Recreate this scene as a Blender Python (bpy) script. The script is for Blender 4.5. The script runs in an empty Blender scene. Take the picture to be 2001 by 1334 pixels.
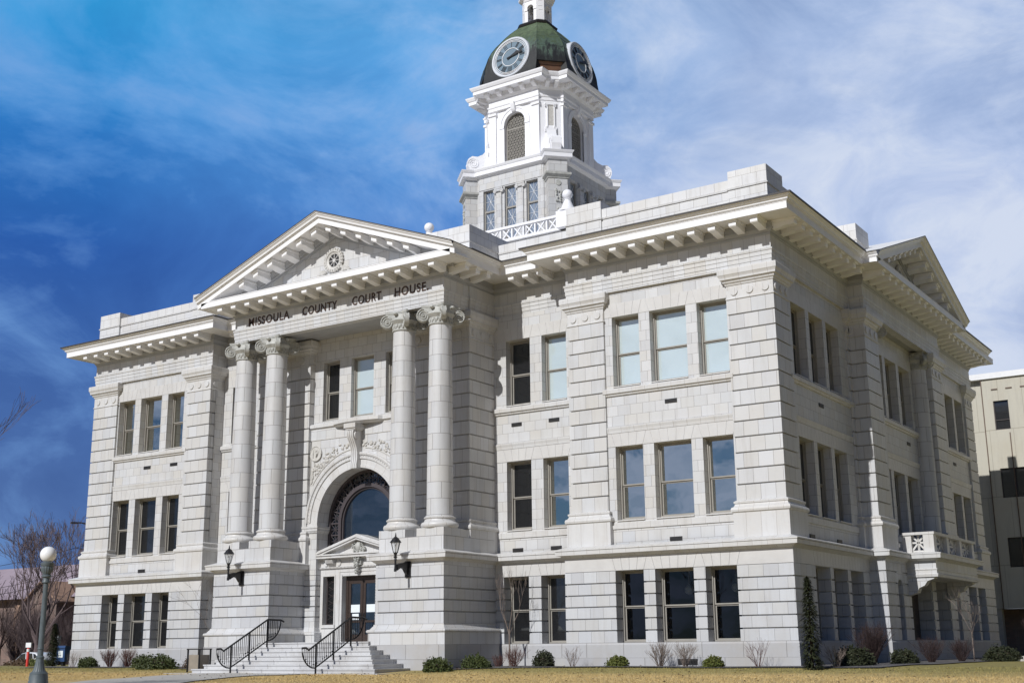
import bpy, math, random
from mathutils import Vector, Matrix, noise as mnoise
random.seed(7)
R = math.radians
PI = math.pi
S = bpy.context.scene
COL = S.collection

# ------------------------------------------------------------------ dimensions
W, WI, DL, PIN, POUT, PF = 21.36, 11.13, 0.89, 3.23, 6.95, 3.05
L, YS1, YS2, SP = 32.6, 9.65, 22.59, 0.716
FRX, FRY = 6.63, -2.69
GBELT = 4.5

# ------------------------------------------------------------------ materials
def mat(name):
    m = bpy.data.materials.new(name); m.use_nodes = True
    nt = m.node_tree
    return m, nt, nt.nodes['Principled BSDF']

def nd(nt, t, **kw):
    n = nt.nodes.new(t)
    for k, v in kw.items():
        if k.startswith('i_'):
            key = k[2:]
            n.inputs[int(key) if key.isdigit() else key].default_value = v
        else: setattr(n, k, v)
    return n

def mth(nt, op, a, b=None, clamp=False):
    n = nt.nodes.new('ShaderNodeMath'); n.operation = op; n.use_clamp = clamp
    for i, v in enumerate((a, b)):
        if v is None: continue
        if isinstance(v, (int, float)): n.inputs[i].default_value = v
        else: nt.links.new(v, n.inputs[i])
    return n.outputs[0]

def ramp(nt, fac, stops, interp='LINEAR'):
    n = nt.nodes.new('ShaderNodeValToRGB'); n.color_ramp.interpolation = interp
    e = n.color_ramp.elements
    while len(e) < len(stops): e.new(0.5)
    for el, (p, c) in zip(e, stops):
        el.position = p; el.color = (c[0], c[1], c[2], 1)
    nt.links.new(fac, n.inputs[0]); return n.outputs[0]

def mix(nt, fac, a, b, blend='MIX'):
    n = nt.nodes.new('ShaderNodeMix'); n.data_type = 'RGBA'; n.blend_type = blend
    for i, v in ((0, fac), (6, a), (7, b)):
        if isinstance(v, (int, float)): n.inputs[i].default_value = v
        elif isinstance(v, tuple): n.inputs[i].default_value = (v[0], v[1], v[2], 1)
        else: nt.links.new(v, n.inputs[i])
    return n.outputs[2]

def noise(nt, vec, scale, detail=4, rough=.55):
    n = nd(nt, 'ShaderNodeTexNoise', i_Scale=scale, i_Detail=detail, i_Roughness=rough)
    if vec is not None: nt.links.new(vec, n.inputs['Vector'])
    return n.outputs['Fac']

def coords(nt):
    return nd(nt, 'ShaderNodeNewGeometry').outputs['Position']

def block_mat(name, tones, mortar, rough=.35, mu=.018, mv=.02, stain=.25, stain_col=(.52, .46, .38), bump=.15):
    """masonry: one unit of UV is one block; every block has its own tone."""
    m, nt, b = mat(name)
    uv = nd(nt, 'ShaderNodeUVMap').outputs[0]
    s = nd(nt, 'ShaderNodeSeparateXYZ'); nt.links.new(uv, s.inputs[0])
    row = mth(nt, 'FLOOR', s.outputs[1])
    sh = mth(nt, 'MULTIPLY', mth(nt, 'MODULO', mth(nt, 'ABSOLUTE', row), 2.0), .5)
    wn0 = nd(nt, 'ShaderNodeTexWhiteNoise', noise_dimensions='1D'); nt.links.new(row, wn0.inputs['W'])
    u = mth(nt, 'ADD', mth(nt, 'ADD', s.outputs[0], sh), mth(nt, 'MULTIPLY', wn0.outputs[0], .12))
    col = mth(nt, 'FLOOR', u)
    fu = mth(nt, 'FRACT', u); fv = mth(nt, 'FRACT', s.outputs[1])
    du = mth(nt, 'MINIMUM', fu, mth(nt, 'SUBTRACT', 1.0, fu))
    dv = mth(nt, 'MINIMUM', fv, mth(nt, 'SUBTRACT', 1.0, fv))
    mo = mth(nt, 'MAXIMUM', mth(nt, 'LESS_THAN', du, mu * .5), mth(nt, 'LESS_THAN', dv, mv * .5))
    cv = nd(nt, 'ShaderNodeCombineXYZ'); nt.links.new(row, cv.inputs[1]); nt.links.new(col, cv.inputs[0])
    wn = nd(nt, 'ShaderNodeTexWhiteNoise', noise_dimensions='3D'); nt.links.new(cv.outputs[0], wn.inputs['Vector'])
    k = len(tones)
    base = ramp(nt, wn.outputs[0], [(i / (k - 1) if k > 1 else 0, t) for i, t in enumerate(tones)])
    pos = coords(nt)
    n1 = noise(nt, pos, .45, 5, .65); n2 = noise(nt, pos, 7.0, 6, .7)
    st = mth(nt, 'MULTIPLY', ramp(nt, n1, [(.48, (0, 0, 0)), (.75, (1, 1, 1))]), stain)
    c = mix(nt, st, base, stain_col)
    c = mix(nt, mth(nt, 'MULTIPLY', n2, .22), c, (.40, .39, .37))
    mp = nd(nt, 'ShaderNodeMapping'); mp.inputs['Scale'].default_value = (2.2, 2.2, .22); nt.links.new(pos, mp.inputs[0])
    strk = ramp(nt, noise(nt, mp.outputs[0], 1.3, 6, .75), [(.50, (0, 0, 0)), (.74, (1, 1, 1))])
    c = mix(nt, mth(nt, 'MULTIPLY', strk, .36), c, (.33, .305, .27))
    c = mix(nt, mth(nt, 'MULTIPLY', mo, .72), c, mortar)
    nt.links.new(c, b.inputs['Base Color'])
    nt.links.new(ramp(nt, n2, [(.3, (rough, rough, rough)), (.8, (rough + .25,) * 3)]), b.inputs['Roughness'])
    bp = nd(nt, 'ShaderNodeBump', i_Strength=bump, i_Distance=.02)
    hgt = mth(nt, 'SUBTRACT', mth(nt, 'MULTIPLY', n2, .25), mo)
    nt.links.new(hgt, bp.inputs['Height']); nt.links.new(bp.outputs[0], b.inputs['Normal'])
    return m

def plain_mat(name, col, rough=.5, var=.15, scale=3.0, col2=None, bump=.1, bscale=20, metal=0.0):
    m, nt, b = mat(name)
    pos = coords(nt)
    n = noise(nt, pos, scale, 6, .65)
    c2 = col2 if col2 else tuple(max(0, x * (1 - var * 2)) for x in col)
    c = ramp(nt, n, [(.3, col), (.72, c2)])
    nt.links.new(c, b.inputs['Base Color'])
    b.inputs['Roughness'].default_value = rough; b.inputs['Metallic'].default_value = metal
    if bump:
        bp = nd(nt, 'ShaderNodeBump', i_Strength=bump, i_Distance=.02)
        nt.links.new(noise(nt, pos, bscale, 4), bp.inputs['Height']); nt.links.new(bp.outputs[0], b.inputs['Normal'])
    return m

TER = block_mat('glazed_terracotta', [(.572, .562, .545), (.592, .592, .588), (.555, .565, .58), (.632, .636, .645), (.58, .565, .537), (.60, .60, .604), (.53, .535, .548)], (.13, .11, .10), mu=.024, mv=.028, stain=.3, stain_col=(.46, .42, .36), bump=.2)
TERG = block_mat('ground_floor_terracotta', [(.52, .525, .535), (.55, .555, .57), (.50, .51, .535), (.60, .615, .64), (.53, .525, .51), (.565, .57, .585), (.475, .485, .51)], (.12, .11, .105), mu=.022, mv=.02, stain=.35, stain_col=(.42, .385, .33), bump=.2)
VOUS = plain_mat('voussoir_terracotta', (.61, .60, .585), .4, .08, 1.2, (.53, .515, .495))
TRIM = block_mat('terracotta_trim', [(.60, .59, .575), (.64, .64, .64), (.60, .585, .56)], (.24, .20, .17), mu=.02, mv=.0, stain=.4, stain_col=(.48, .42, .35))
WTER = block_mat('white_parapet_terracotta', [(.68, .67, .65), (.73, .73, .73), (.65, .65, .66)], (.22, .19, .17), stain=.3, mu=.024, mv=.03)
GRAN = block_mat('grey_granite', [(.39, .39, .40), (.45, .45, .46), (.42, .415, .41)], (.15, .14, .13), rough=.6, mu=.016, mv=.03, stain=.7, stain_col=(.38, .34, .29))
STEP = block_mat('marble_step', [(.52, .52, .53), (.60, .60, .60), (.47, .47, .48)], (.16, .15, .15), rough=.55, mu=.014, mv=0, stain=.85, stain_col=(.30, .28, .26))
WHITE = plain_mat('white_paint', (.86, .86, .87), .45, .05, 1.5, (.78, .78, .79), .05)
BELF = plain_mat('belfry_white_paint', (.88, .88, .90), .45, .03, 1.5, (.81, .81, .84), .05)
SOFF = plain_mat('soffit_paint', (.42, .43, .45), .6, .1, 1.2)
CAPM = plain_mat('weathered_capital', (.52, .52, .49), .55, .2, 4.0, (.31, .31, .285), .3, 25)
RELF = plain_mat('relief_terracotta', (.60, .585, .555), .5, .2, 8.0, (.44, .42, .385), .3, 30)
FRAME = plain_mat('taupe_window_frame', (.33, .31, .275), .5, .08)
DFRAME = plain_mat('dark_bronze_frame', (.055, .042, .042), .5, .1)
ARCHM = plain_mat('bronze_grille', (.070, .058, .062), .5, .1)
IRON = plain_mat('black_iron', (.012, .012, .014), .45, .1)
LETTER = plain_mat('brown_letter_metal', (.075, .040, .026), .5, .2, 6)
WOOD = plain_mat('brown_door_wood', (.052, .034, .027), .45, .2, 8)
ROOFM = plain_mat('roof_edge_metal', (.055, .048, .043), .5, .15)
WROOF = plain_mat('white_roof_membrane', (.8, .8, .8), .6, .05)
RUST = plain_mat('rust_brown_copper', (.15, .072, .035), .55, .25, 2.5, (.05, .03, .02))
DARK = plain_mat('painted_dark_void', (.012, .012, .012), .9, .1)  # near-black colour standing in for unlit depth behind openings
VENT = plain_mat('dark_vent', (.03, .028, .028), .5, .1)
PAPER = plain_mat('paper', (.75, .80, .82), .7, .02)
CONC = plain_mat('concrete', (.44, .42, .385), .8, .12, 1.5, None, .2)

def glass_mat(name, base, gl, tint=(.86, .94, .95), rough=.02):
    m, nt, b = mat(name)
    b.inputs['Base Color'].default_value = (*base, 1); b.inputs['Roughness'].default_value = .25
    g = nd(nt, 'ShaderNodeBsdfGlossy'); g.inputs['Color'].default_value = (*tint, 1); g.inputs['Roughness'].default_value = rough
    bp = nd(nt, 'ShaderNodeBump', i_Strength=.10, i_Distance=.02)
    nt.links.new(noise(nt, coords(nt), 1.1, 2), bp.inputs['Height']); nt.links.new(bp.outputs[0], g.inputs['Normal'])
    fr = nd(nt, 'ShaderNodeFresnel', i_IOR=1.6)
    f = mth(nt, 'ADD', mth(nt, 'MULTIPLY', fr.outputs[0], .8), gl, True)
    mx = nd(nt, 'ShaderNodeMixShader'); nt.links.new(f, mx.inputs[0]); nt.links.new(b.outputs[0], mx.inputs[1]); nt.links.new(g.outputs[0], mx.inputs[2])
    nt.links.new(mx.outputs[0], nt.nodes['Material Output'].inputs[0])
    return m
GL_DARK = glass_mat('dark_pane', (.010, .010, .011), .015)
GL_SKY = glass_mat('sky_reflecting_pane', (.014, .02, .024), .54, (1.0, .98, .86))
GL_BLIND = glass_mat('blind_behind_pane', (.58, .67, .68), .2)
GL_NAVY = glass_mat('navy_pane', (.007, .014, .026), .05)
GL_LEAD = glass_mat('leaded_pane', (.20, .24, .30), .15)
def clear_glass():
    m, nt, b = mat('clear_window_glass')
    t = nd(nt, 'ShaderNodeBsdfTransparent'); t.inputs[0].default_value = (.62, .66, .68, 1)
    g = nd(nt, 'ShaderNodeBsdfGlossy'); g.inputs['Roughness'].default_value = .02
    bp = nd(nt, 'ShaderNodeBump', i_Strength=.10, i_Distance=.02); nt.links.new(noise(nt, coords(nt), 1.1, 2), bp.inputs['Height']); nt.links.new(bp.outputs[0], g.inputs['Normal'])
    fr = nd(nt, 'ShaderNodeFresnel', i_IOR=1.55); mx = nd(nt, 'ShaderNodeMixShader')
    nt.links.new(mth(nt, 'MULTIPLY', fr.outputs[0], 1.3, True), mx.inputs[0]); nt.links.new(t.outputs[0], mx.inputs[1]); nt.links.new(g.outputs[0], mx.inputs[2]); nt.links.new(mx.outputs[0], nt.nodes['Material Output'].inputs[0])
    return m
GL_CLEAR = clear_glass()
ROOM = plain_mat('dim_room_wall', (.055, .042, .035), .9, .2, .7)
GLOBE, _nt, _b = mat('opal_globe'); _b.inputs['Base Color'].default_value = (.88, .88, .88, 1); _b.inputs['Roughness'].default_value = .25
CLEAR, _nt, _b = mat('lantern_glass'); _b.inputs['Base Color'].default_value = (.75, .78, .8, 1); _b.inputs['Roughness'].default_value = .15; _b.inputs['Alpha'].default_value = .3

def copper():
    m, nt, b = mat('patinated_copper')
    pos = coords(nt); s = nd(nt, 'ShaderNodeSeparateXYZ'); nt.links.new(pos, s.inputs[0])
    mp = nd(nt, 'ShaderNodeMapping'); mp.inputs['Scale'].default_value = (2.6, 2.6, .28); nt.links.new(pos, mp.inputs[0])
    n = noise(nt, mp.outputs[0], 1.5, 8, .7); n2 = noise(nt, pos, 2.2, 6, .7)
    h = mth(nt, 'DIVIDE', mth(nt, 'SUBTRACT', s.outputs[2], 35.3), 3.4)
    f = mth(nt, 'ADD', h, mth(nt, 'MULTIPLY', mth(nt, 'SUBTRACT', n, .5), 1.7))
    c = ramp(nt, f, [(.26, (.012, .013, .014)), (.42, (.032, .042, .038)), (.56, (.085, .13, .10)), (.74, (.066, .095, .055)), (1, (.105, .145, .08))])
    c = mix(nt, ramp(nt, n2, [(.5, (0, 0, 0)), (.75, (.8, .8, .8))]), c, (.030, .034, .026))
    nt.links.new(c, b.inputs['Base Color']); b.inputs['Roughness'].default_value = .55
    bp = nd(nt, 'ShaderNodeBump', i_Strength=.3, i_Distance=.03); nt.links.new(n2, bp.inputs['Height']); nt.links.new(bp.outputs[0], b.inputs['Normal'])
    return m
COPPER = copper()

def leaf_mat(name, c1, c2, rough=.6):
    m, nt, b = mat(name)
    n = noise(nt, coords(nt), 6.0, 4, .7)
    nt.links.new(ramp(nt, n, [(.3, c1), (.7, c2)]), b.inputs['Base Color']); b.inputs['Roughness'].default_value = rough
    return m
YEW = leaf_mat('yew_leaf', (.018, .034, .008), (.075, .088, .018))
YEWY = leaf_mat('yellow_green_leaf', (.05, .075, .012), (.15, .15, .03))
SPRUCE = leaf_mat('spruce_needle', (.012, .018, .007), (.042, .046, .017))
BROWNLEAF = leaf_mat('brown_leaf', (.06, .035, .02), (.14, .085, .045))
TWIGR = plain_mat('red_brown_twig', (.12, .05, .038), .8, .2, 8)
TWIGG = plain_mat('grey_twig', (.24, .19, .16), .8, .2, 8)
TWIGD = plain_mat('dark_twig', (.055, .032, .03), .85, .2, 8)
BARK = plain_mat('grey_bark', (.13, .095, .085), .85, .25, 5)
BARKM = plain_mat('mauve_bark', (.165, .12, .118), .85, .2, 5)
BARKD = plain_mat('dark_bark', (.07, .042, .036), .85, .25, 5)

# ------------------------------------------------------------------ mesh builder
def T0(u, d, z): return (u, d, z)
def T1(u, d, z): return (W - d, u, z)

class MB:
    def __init__(s, bw=.62, bh=.42, z0=0.0, T=T0):
        s.v, s.f, s.uv = [], [], []; s.bw, s.bh, s.z0, s.T = bw, bh, z0, T
    def quad(s, *p, uv=None):
        i = len(s.v); s.v += [s.T(*q) for q in p]; s.f.append(tuple(range(i, i + len(p)))); s.uv.append(uv)
    def box(s, u0, u1, d0, d1, z0, z1):
        i = len(s.v)
        for z in (z0, z1):
            for (u, d) in ((u0, d0), (u1, d0), (u1, d1), (u0, d1)): s.v.append(s.T(u, d, z))
        for q in ((0, 3, 2, 1), (4, 5, 6, 7), (0, 1, 5, 4), (1, 2, 6, 5), (2, 3, 7, 6), (3, 0, 4, 7)):
            s.f.append(tuple(i + k for k in q)); s.uv.append(None)
    def poly_extrude(s, pts, a0, a1, order):
        """pts: 2-D outline, extruded between a0 and a1; order maps (p,q,a) to (u,d,z)."""
        i = len(s.v); n = len(pts)
        for a in (a0, a1):
            for p, q in pts: s.v.append(s.T(*order(p, q, a)))
        s.f.append(tuple(i + k for k in range(n - 1, -1, -1))); s.uv.append(None)
        s.f.append(tuple(i + n + k for k in range(n))); s.uv.append(None)
        for k in range(n):
            s.f.append((i + k, i + (k + 1) % n, i + n + (k + 1) % n, i + n + k)); s.uv.append(None)
    def sweep(s, path, prof, closed=True):
        n = len(path); i0 = len(s.v); m = len(prof)
        def nrm(a, b):
            dx, dy = b[0] - a[0], b[1] - a[1]; l = math.hypot(dx, dy) or 1
            return (dy / l, -dx / l)
        for k in range(n):
            if closed or 0 < k < n - 1:
                n1 = nrm(path[k - 1], path[k]); n2 = nrm(path[k], path[(k + 1) % n])
                dd = 1 + n1[0] * n2[0] + n1[1] * n2[1]
                mi = ((n1[0] + n2[0]) / dd, (n1[1] + n2[1]) / dd)
            elif k == 0: mi = nrm(path[0], path[1])
            else: mi = nrm(path[-2], path[-1])
            for o, z in prof: s.v.append((path[k][0] + mi[0] * o, path[k][1] + mi[1] * o, z))
        for k in range(n if closed else n - 1):
            a = i0 + k * m; b = i0 + ((k + 1) % n) * m
            for j in range(m - 1):
                s.f.append((a + j, b + j, b + j + 1, a + j + 1)); s.uv.append(None)
        if not closed:
            s.f.append(tuple(i0 + j for j in range(m))); s.uv.append(None)
            s.f.append(tuple(i0 + (n - 1) * m + j for j in range(m))); s.uv.append(None)
    def lathe(s, c, prof, seg=32, uvh=None, caps=True):
        """prof: (radius, z); c: world centre. uvh=(cells round, course height, z0)"""
        i = len(s.v)
        for r, z in prof:
            for k in range(seg):
                a = 2 * PI * k / seg; s.v.append((c[0] + r * math.cos(a), c[1] + r * math.sin(a), z))
        for j in range(len(prof) - 1):
            for k in range(seg):
                k2 = (k + 1) % seg
                s.f.append((i + j * seg + k, i + j * seg + k2, i + (j + 1) * seg + k2, i + (j + 1) * seg + k))
                if uvh:
                    cu, h, z0 = uvh; ua, ub = cu * k / seg, cu * (k + 1) / seg
                    va, vb = (prof[j][1] - z0) / h, (prof[j + 1][1] - z0) / h
                    s.uv.append(((ua, va), (ub, va), (ub, vb), (ua, vb)))
                else: s.uv.append(None)
        if caps:
            s.f.append(tuple(i + k for k in range(seg - 1, -1, -1))); s.uv.append(None)
            e = i + (len(prof) - 1) * seg
            s.f.append(tuple(e + k for k in range(seg))); s.uv.append(None)
    def tube(s, pts, r0, r1=None, seg=6):
        r1 = r0 if r1 is None else r1; i = len(s.v); n = len(pts)
        P = [Vector(p) for p in pts]
        for k, p in enumerate(P):
            d = (P[min(k + 1, n - 1)] - P[max(k - 1, 0)]).normalized()
            a = d.orthogonal().normalized() if abs(d.z) > .99 else d.cross(Vector((0, 0, 1))).normalized()
            b = d.cross(a); r = r0 + (r1 - r0) * k / max(1, n - 1)
            for j in range(seg):
                t = 2 * PI * (j + .5) / seg; q = p + a * (r * math.cos(t)) + b * (r * math.sin(t)); s.v.append(tuple(q))
        for k in range(n - 1):
            for j in range(seg):
                j2 = (j + 1) % seg
                s.f.append((i + k * seg + j, i + k * seg + j2, i + (k + 1) * seg + j2, i + (k + 1) * seg + j)); s.uv.append(None)
        s.f.append(tuple(i + j for j in range(seg - 1, -1, -1))); s.uv.append(None)
        s.f.append(tuple(i + (n - 1) * seg + j for j in range(seg))); s.uv.append(None)
    def ball(s, c, rx, ry=None, rz=None, seg=10, rings=6):
        ry = rx if ry is None else ry; rz = rx if rz is None else rz
        i = len(s.v); s.v.append((c[0], c[1], c[2] - rz))
        for j in range(1, rings):
            t = -PI / 2 + PI * j / rings
            for k in range(seg):
                a = 2 * PI * k / seg
                s.v.append((c[0] + rx * math.cos(t) * math.cos(a), c[1] + ry * math.cos(t) * math.sin(a), c[2] + rz * math.sin(t)))
        s.v.append((c[0], c[1], c[2] + rz)); top = len(s.v) - 1
        for k in range(seg):
            k2 = (k + 1) % seg
            s.f.append((i, i + 1 + k2, i + 1 + k)); s.uv.append(None)
            for j in range(rings - 2):
                a = i + 1 + j * seg; s.f.append((a + k, a + k2, a + seg + k2, a + seg + k)); s.uv.append(None)
            a = i + 1 + (rings - 2) * seg; s.f.append((a + k, a + k2, top)); s.uv.append(None)
    def pieces(s):
        """split into far-apart pieces so that each becomes a part of its own"""
        n = len(s.v); par = list(range(n))
        def find(a):
            while par[a] != a: par[a] = par[par[a]]; a = par[a]
            return a
        for f in s.f:
            r = find(f[0])
            for k in f[1:]: par[find(k)] = r
        box = {}
        for i, p in enumerate(s.v):
            r = find(i); b = box.get(r)
            if b is None: box[r] = [list(p), list(p)]
            else:
                for c in range(3):
                    if p[c] < b[0][c]: b[0][c] = p[c]
                    if p[c] > b[1][c]: b[1][c] = p[c]
        ids = list(box)
        if not 1 < len(ids) <= 260: return [s]
        q = {i: i for i in ids}
        def fq(a):
            while q[a] != a: a = q[a]
            return a
        size = {i: max(box[i][1][c] - box[i][0][c] for c in range(3)) for i in ids}
        for x, a in enumerate(ids):
            for b in ids[x + 1:]:
                g = math.sqrt(sum(max(0.0, box[a][0][c] - box[b][1][c], box[b][0][c] - box[a][1][c]) ** 2 for c in range(3)))
                if g <= max(.02, .5 * max(size[a], size[b])): q[fq(a)] = fq(b)
        groups = {}
        for f, uv in zip(s.f, s.uv): groups.setdefault(fq(find(f[0])), []).append((f, uv))
        if len(groups) < 2: return [s]
        out = []
        for fs in groups.values():
            m = MB(s.bw, s.bh, s.z0); mp = {}
            for f, uv in fs:
                for k in f:
                    if k not in mp: mp[k] = len(m.v); m.v.append(s.v[k])
                m.f.append(tuple(mp[k] for k in f)); m.uv.append(uv)
            out.append(m)
        return out
    def build(s, name, m, parent=None, smooth=None, kind=None):
        if parent and not kind and name not in ('foliage', 'crown', 'stem', 'roman_numeral', 'grass'):
            ps = s.pieces()
            if len(ps) > 1: return [p.build1(name, m, parent, smooth) for p in ps][0]
        return s.build1(name, m, parent, smooth, kind)
    def build1(s, name, m, parent=None, smooth=None, kind=None):
        me = bpy.data.meshes.new(name); me.from_pydata(s.v, [], s.f); me.materials.append(m); me.update()
        ul = me.uv_layers.new(name='UVMap'); data = [0.0] * (2 * len(me.loops))
        for p, uv in zip(me.polygons, s.uv):
            if uv:
                for k, li in enumerate(p.loop_indices): data[2 * li], data[2 * li + 1] = uv[k]
            else:
                nx, ny, nz = (abs(c) for c in p.normal)
                for li in p.loop_indices:
                    x, y, z = me.vertices[me.loops[li].vertex_index].co
                    if nz > .75 and nz > nx and nz > ny: u_, v_ = x / s.bw, (y - s.z0) / s.bw
                    elif ny >= nx: u_, v_ = x / s.bw, (z - s.z0) / s.bh
                    else: u_, v_ = y / s.bw + .31, (z - s.z0) / s.bh
                    data[2 * li], data[2 * li + 1] = u_, v_
        ul.data.foreach_set('uv', data)
        if smooth is not None:
            me.polygons.foreach_set('use_smooth', [True] * len(me.polygons))
            try: me.set_sharp_from_angle(angle=R(smooth))
            except Exception: pass
        o = bpy.data.objects.new(name, me); COL.objects.link(o)
        if parent: o.parent = parent; o.matrix_parent_inverse = parent_inv(parent)
        if kind: o['kind'] = kind
        return o

def parent_inv(p):
    # builders use world coordinates; empties sit at a base location without rotation
    return Matrix.Translation(-p.location) if p.type == 'EMPTY' else Matrix.Identity(4)

def thing(name, label, cat, loc=(0, 0, 0), group=None):
    o = bpy.data.objects.new(name, None); COL.objects.link(o); o.location = loc; o.empty_display_size = .3
    o['label'] = label; o['category'] = cat
    if group: o['group'] = group
    return o
def tag(o, label, cat, group=None):
    o['label'] = label; o['category'] = cat
    if group: o['group'] = group
    return o
def ref(o, mx):   # a further copy of a mesh part sharing its data
    c = o.copy(); COL.objects.link(c); return c

CH = thing('courthouse', 'large white terracotta courthouse with columned portico, pediments and a green domed clock tower', 'courthouse')

def rect(T, u0, u1, d0, d1):
    p = [T(u0, d0, 0), T(u1, d0, 0), T(u1, d1, 0), T(u0, d1, 0)]
    xs = [q[0] for q in p]; ys = [q[1] for q in p]
    x0, x1, y0, y1 = min(xs), max(xs), min(ys), max(ys)
    return [(x0, y0), (x1, y0), (x1, y1), (x0, y1)]

def courses(mb, u0, u1, d0, d1, z0, z1, n, g=.06, dep=.075):
    """a pier of channelled courses: proud blocks over a recessed core"""
    h = (z1 - z0) / n
    mb.box(u0 + dep, u1 - dep, d0 + dep, d1 - dep, z0, z1)
    for k in range(n):
        a = z0 + k * h + (g / 2 if k else 0); b = z0 + (k + 1) * h - (g / 2 if k < n - 1 else 0)
        mb.box(u0, u1, d0, d1, a, b)

def panel(mb, u0, u1, z0, z1, d, holes, rev):
    us = sorted({u0, u1, *[h[0] for h in holes], *[h[1] for h in holes]})
    zs = sorted({z0, z1, *[h[2] for h in holes], *[h[3] for h in holes]})
    for a, b in zip(us, us[1:]):
        for c, e in zip(zs, zs[1:]):
            um, zm = (a + b) / 2, (c + e) / 2
            if any(h[0] < um < h[1] and h[2] < zm < h[3] for h in holes): continue
            mb.quad((a, d, c), (b, d, c), (b, d, e), (a, d, e))
    for a, b, c, e in holes:
        r = d + rev
        mb.quad((a, d, c), (a, r, c), (a, r, e), (a, d, e)); mb.quad((b, d, c), (b, d, e), (b, r, e), (b, r, c))
        mb.quad((a, d, e), (b, d, e), (b, r, e), (a, r, e)); mb.quad((a, d, c), (a, r, c), (b, r, c), (b, d, c))

def voussoirs(mb, u0, u1, wins, z0, z1, d, proud=.02):
    lines = [(u0, u0)]
    for a, b in wins:
        w = b - a; c = (a + b) / 2; n = 4 if w < 1.5 else 5
        for k in range(n + 1):
            p = a + w * k / n; lines.append((p, c + (p - c) * 1.0 + (k - n / 2) / n * 2 * .17))
    lines.append((u1, u1)); g = .006
    for (a0, a1), (b0, b1) in zip(lines, lines[1:]):
        if b0 - a0 < .06: continue
        mb.poly_extrude([(a0 + g, z0), (b0 - g, z0), (b1 - g, z1), (a1 + g, z1)], d - proud, d + .05, lambda p, q, a: (p, a, q))

def window(T, a, b, z0, z1, d, pane, ratio=.52, fw=.065):
    mb = MB(T=T); zm = z0 + (z1 - z0) * (1 - ratio)
    mb.box(a, a + fw, d - .10, d + .12, z0, z1); mb.box(b - fw, b, d - .10, d + .12, z0, z1)
    mb.box(a + fw, b - fw, d - .10, d + .12, z1 - fw, z1); mb.box(a + fw, b - fw, d - .10, d + .12, z0, z0 + .06)
    for (c, e, dd) in ((zm - .03, z1 - fw, d), (z0 + .06, zm - .03, d + .05)):
        a2, b2 = a + fw, b - fw; w = .055
        mb.box(a2, a2 + w, dd - .03, dd + .02, c, e); mb.box(b2 - w, b2, dd - .03, dd + .02, c, e)
        mb.box(a2 + w, b2 - w, dd - .03, dd + .02, c, c + w); mb.box(a2 + w, b2 - w, dd - .03, dd + .02, e - w, e)
    f = mb.build('window', FRAME, CH)
    g = MB(T=T)
    g.quad((a + fw, d + .003, zm), (b - fw, d + .003, zm), (b - fw, d + .003, z1 - fw), (a + fw, d + .003, z1 - fw))
    g.quad((a + fw, d + .053, z0 + .06), (b - fw, d + .053, z0 + .06), (b - fw, d + .053, zm), (a + fw, d + .053, zm))
    g.build('pane', pane, f)
    return f

# ------------------------------------------------------------------ courthouse: base, ground floor, belt
GP = [(-W, 0), (-WI, 0), (-WI, DL), (-POUT, DL), (-POUT, -PF), (-PIN, -PF), (-PIN, -.65), (PIN, -.65), (PIN, -PF), (POUT, -PF), (POUT, DL),
      (WI, DL), (WI, 0), (W, 0), (W, 9.19), (W + SP, 9.19), (W + SP, 23.05), (W, 23.05), (W, L), (-W, L)]
mb = MB(1.75, .60, .28)
mb.sweep(GP, [(-.4, -.8), (.05, -.8), (.05, .28), (.035, .285), (.035, .80), (0.002, .885), (-.45, .885)])
mb.build('plinth', GRAN, CH)
mb = MB(1.75, .62, .28)
for sx in (-1, 1):
    x0, x1 = sorted((sx * PIN, sx * POUT))
    mb.box(x0 - .24, x1 + .24, -PF - .24, DL - .1, -.8, .885)
mb.build('pedestal_plinth', GRAN, CH)

GH = (3.78 - .885) / 6
BAYF = [(13.58, 14.90), (15.42, 17.15), (17.66, 19.02)]
BAYS = [(2.35, 4.05), (4.47, 6.20), (6.60, 8.25)]
LINK = [(7.38, 8.72), (9.36, 10.69)]
def neg(ws): return [(-b, -a) for a, b in reversed(ws)]

def ground_bay(T, u0, u1, wins, d, corner=0.0, deep=.86, pane=None):
    mb = MB(.62, GH, .885, T=T)
    e = [u0] + [x for w in wins for x in w] + [u1]
    for a, b in zip(e[0::2], e[1::2]):
        courses(mb, a, b, d, d + (deep if (b - a) > .9 else .82), .885, 3.78, 6)
    mb.build('ground_floor_wall', TERG, CH)
    mb = MB(.62, .62, 3.78, T=T)
    mb.box(u0, u1, d + .03, d + deep, 3.782, 4.42)
    li = mb.build('ground_floor_lintel', TERG, CH)
    mb = MB(T=T); voussoirs(mb, u0, u1, wins, 3.80, 4.40, d + .03, .03); mb.build('flat_arch', VOUS, li)
    for a, b in wins:
        window(T, a, b, .89, 3.80, d + .64, pane or GL_DARK, .5)

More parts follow.
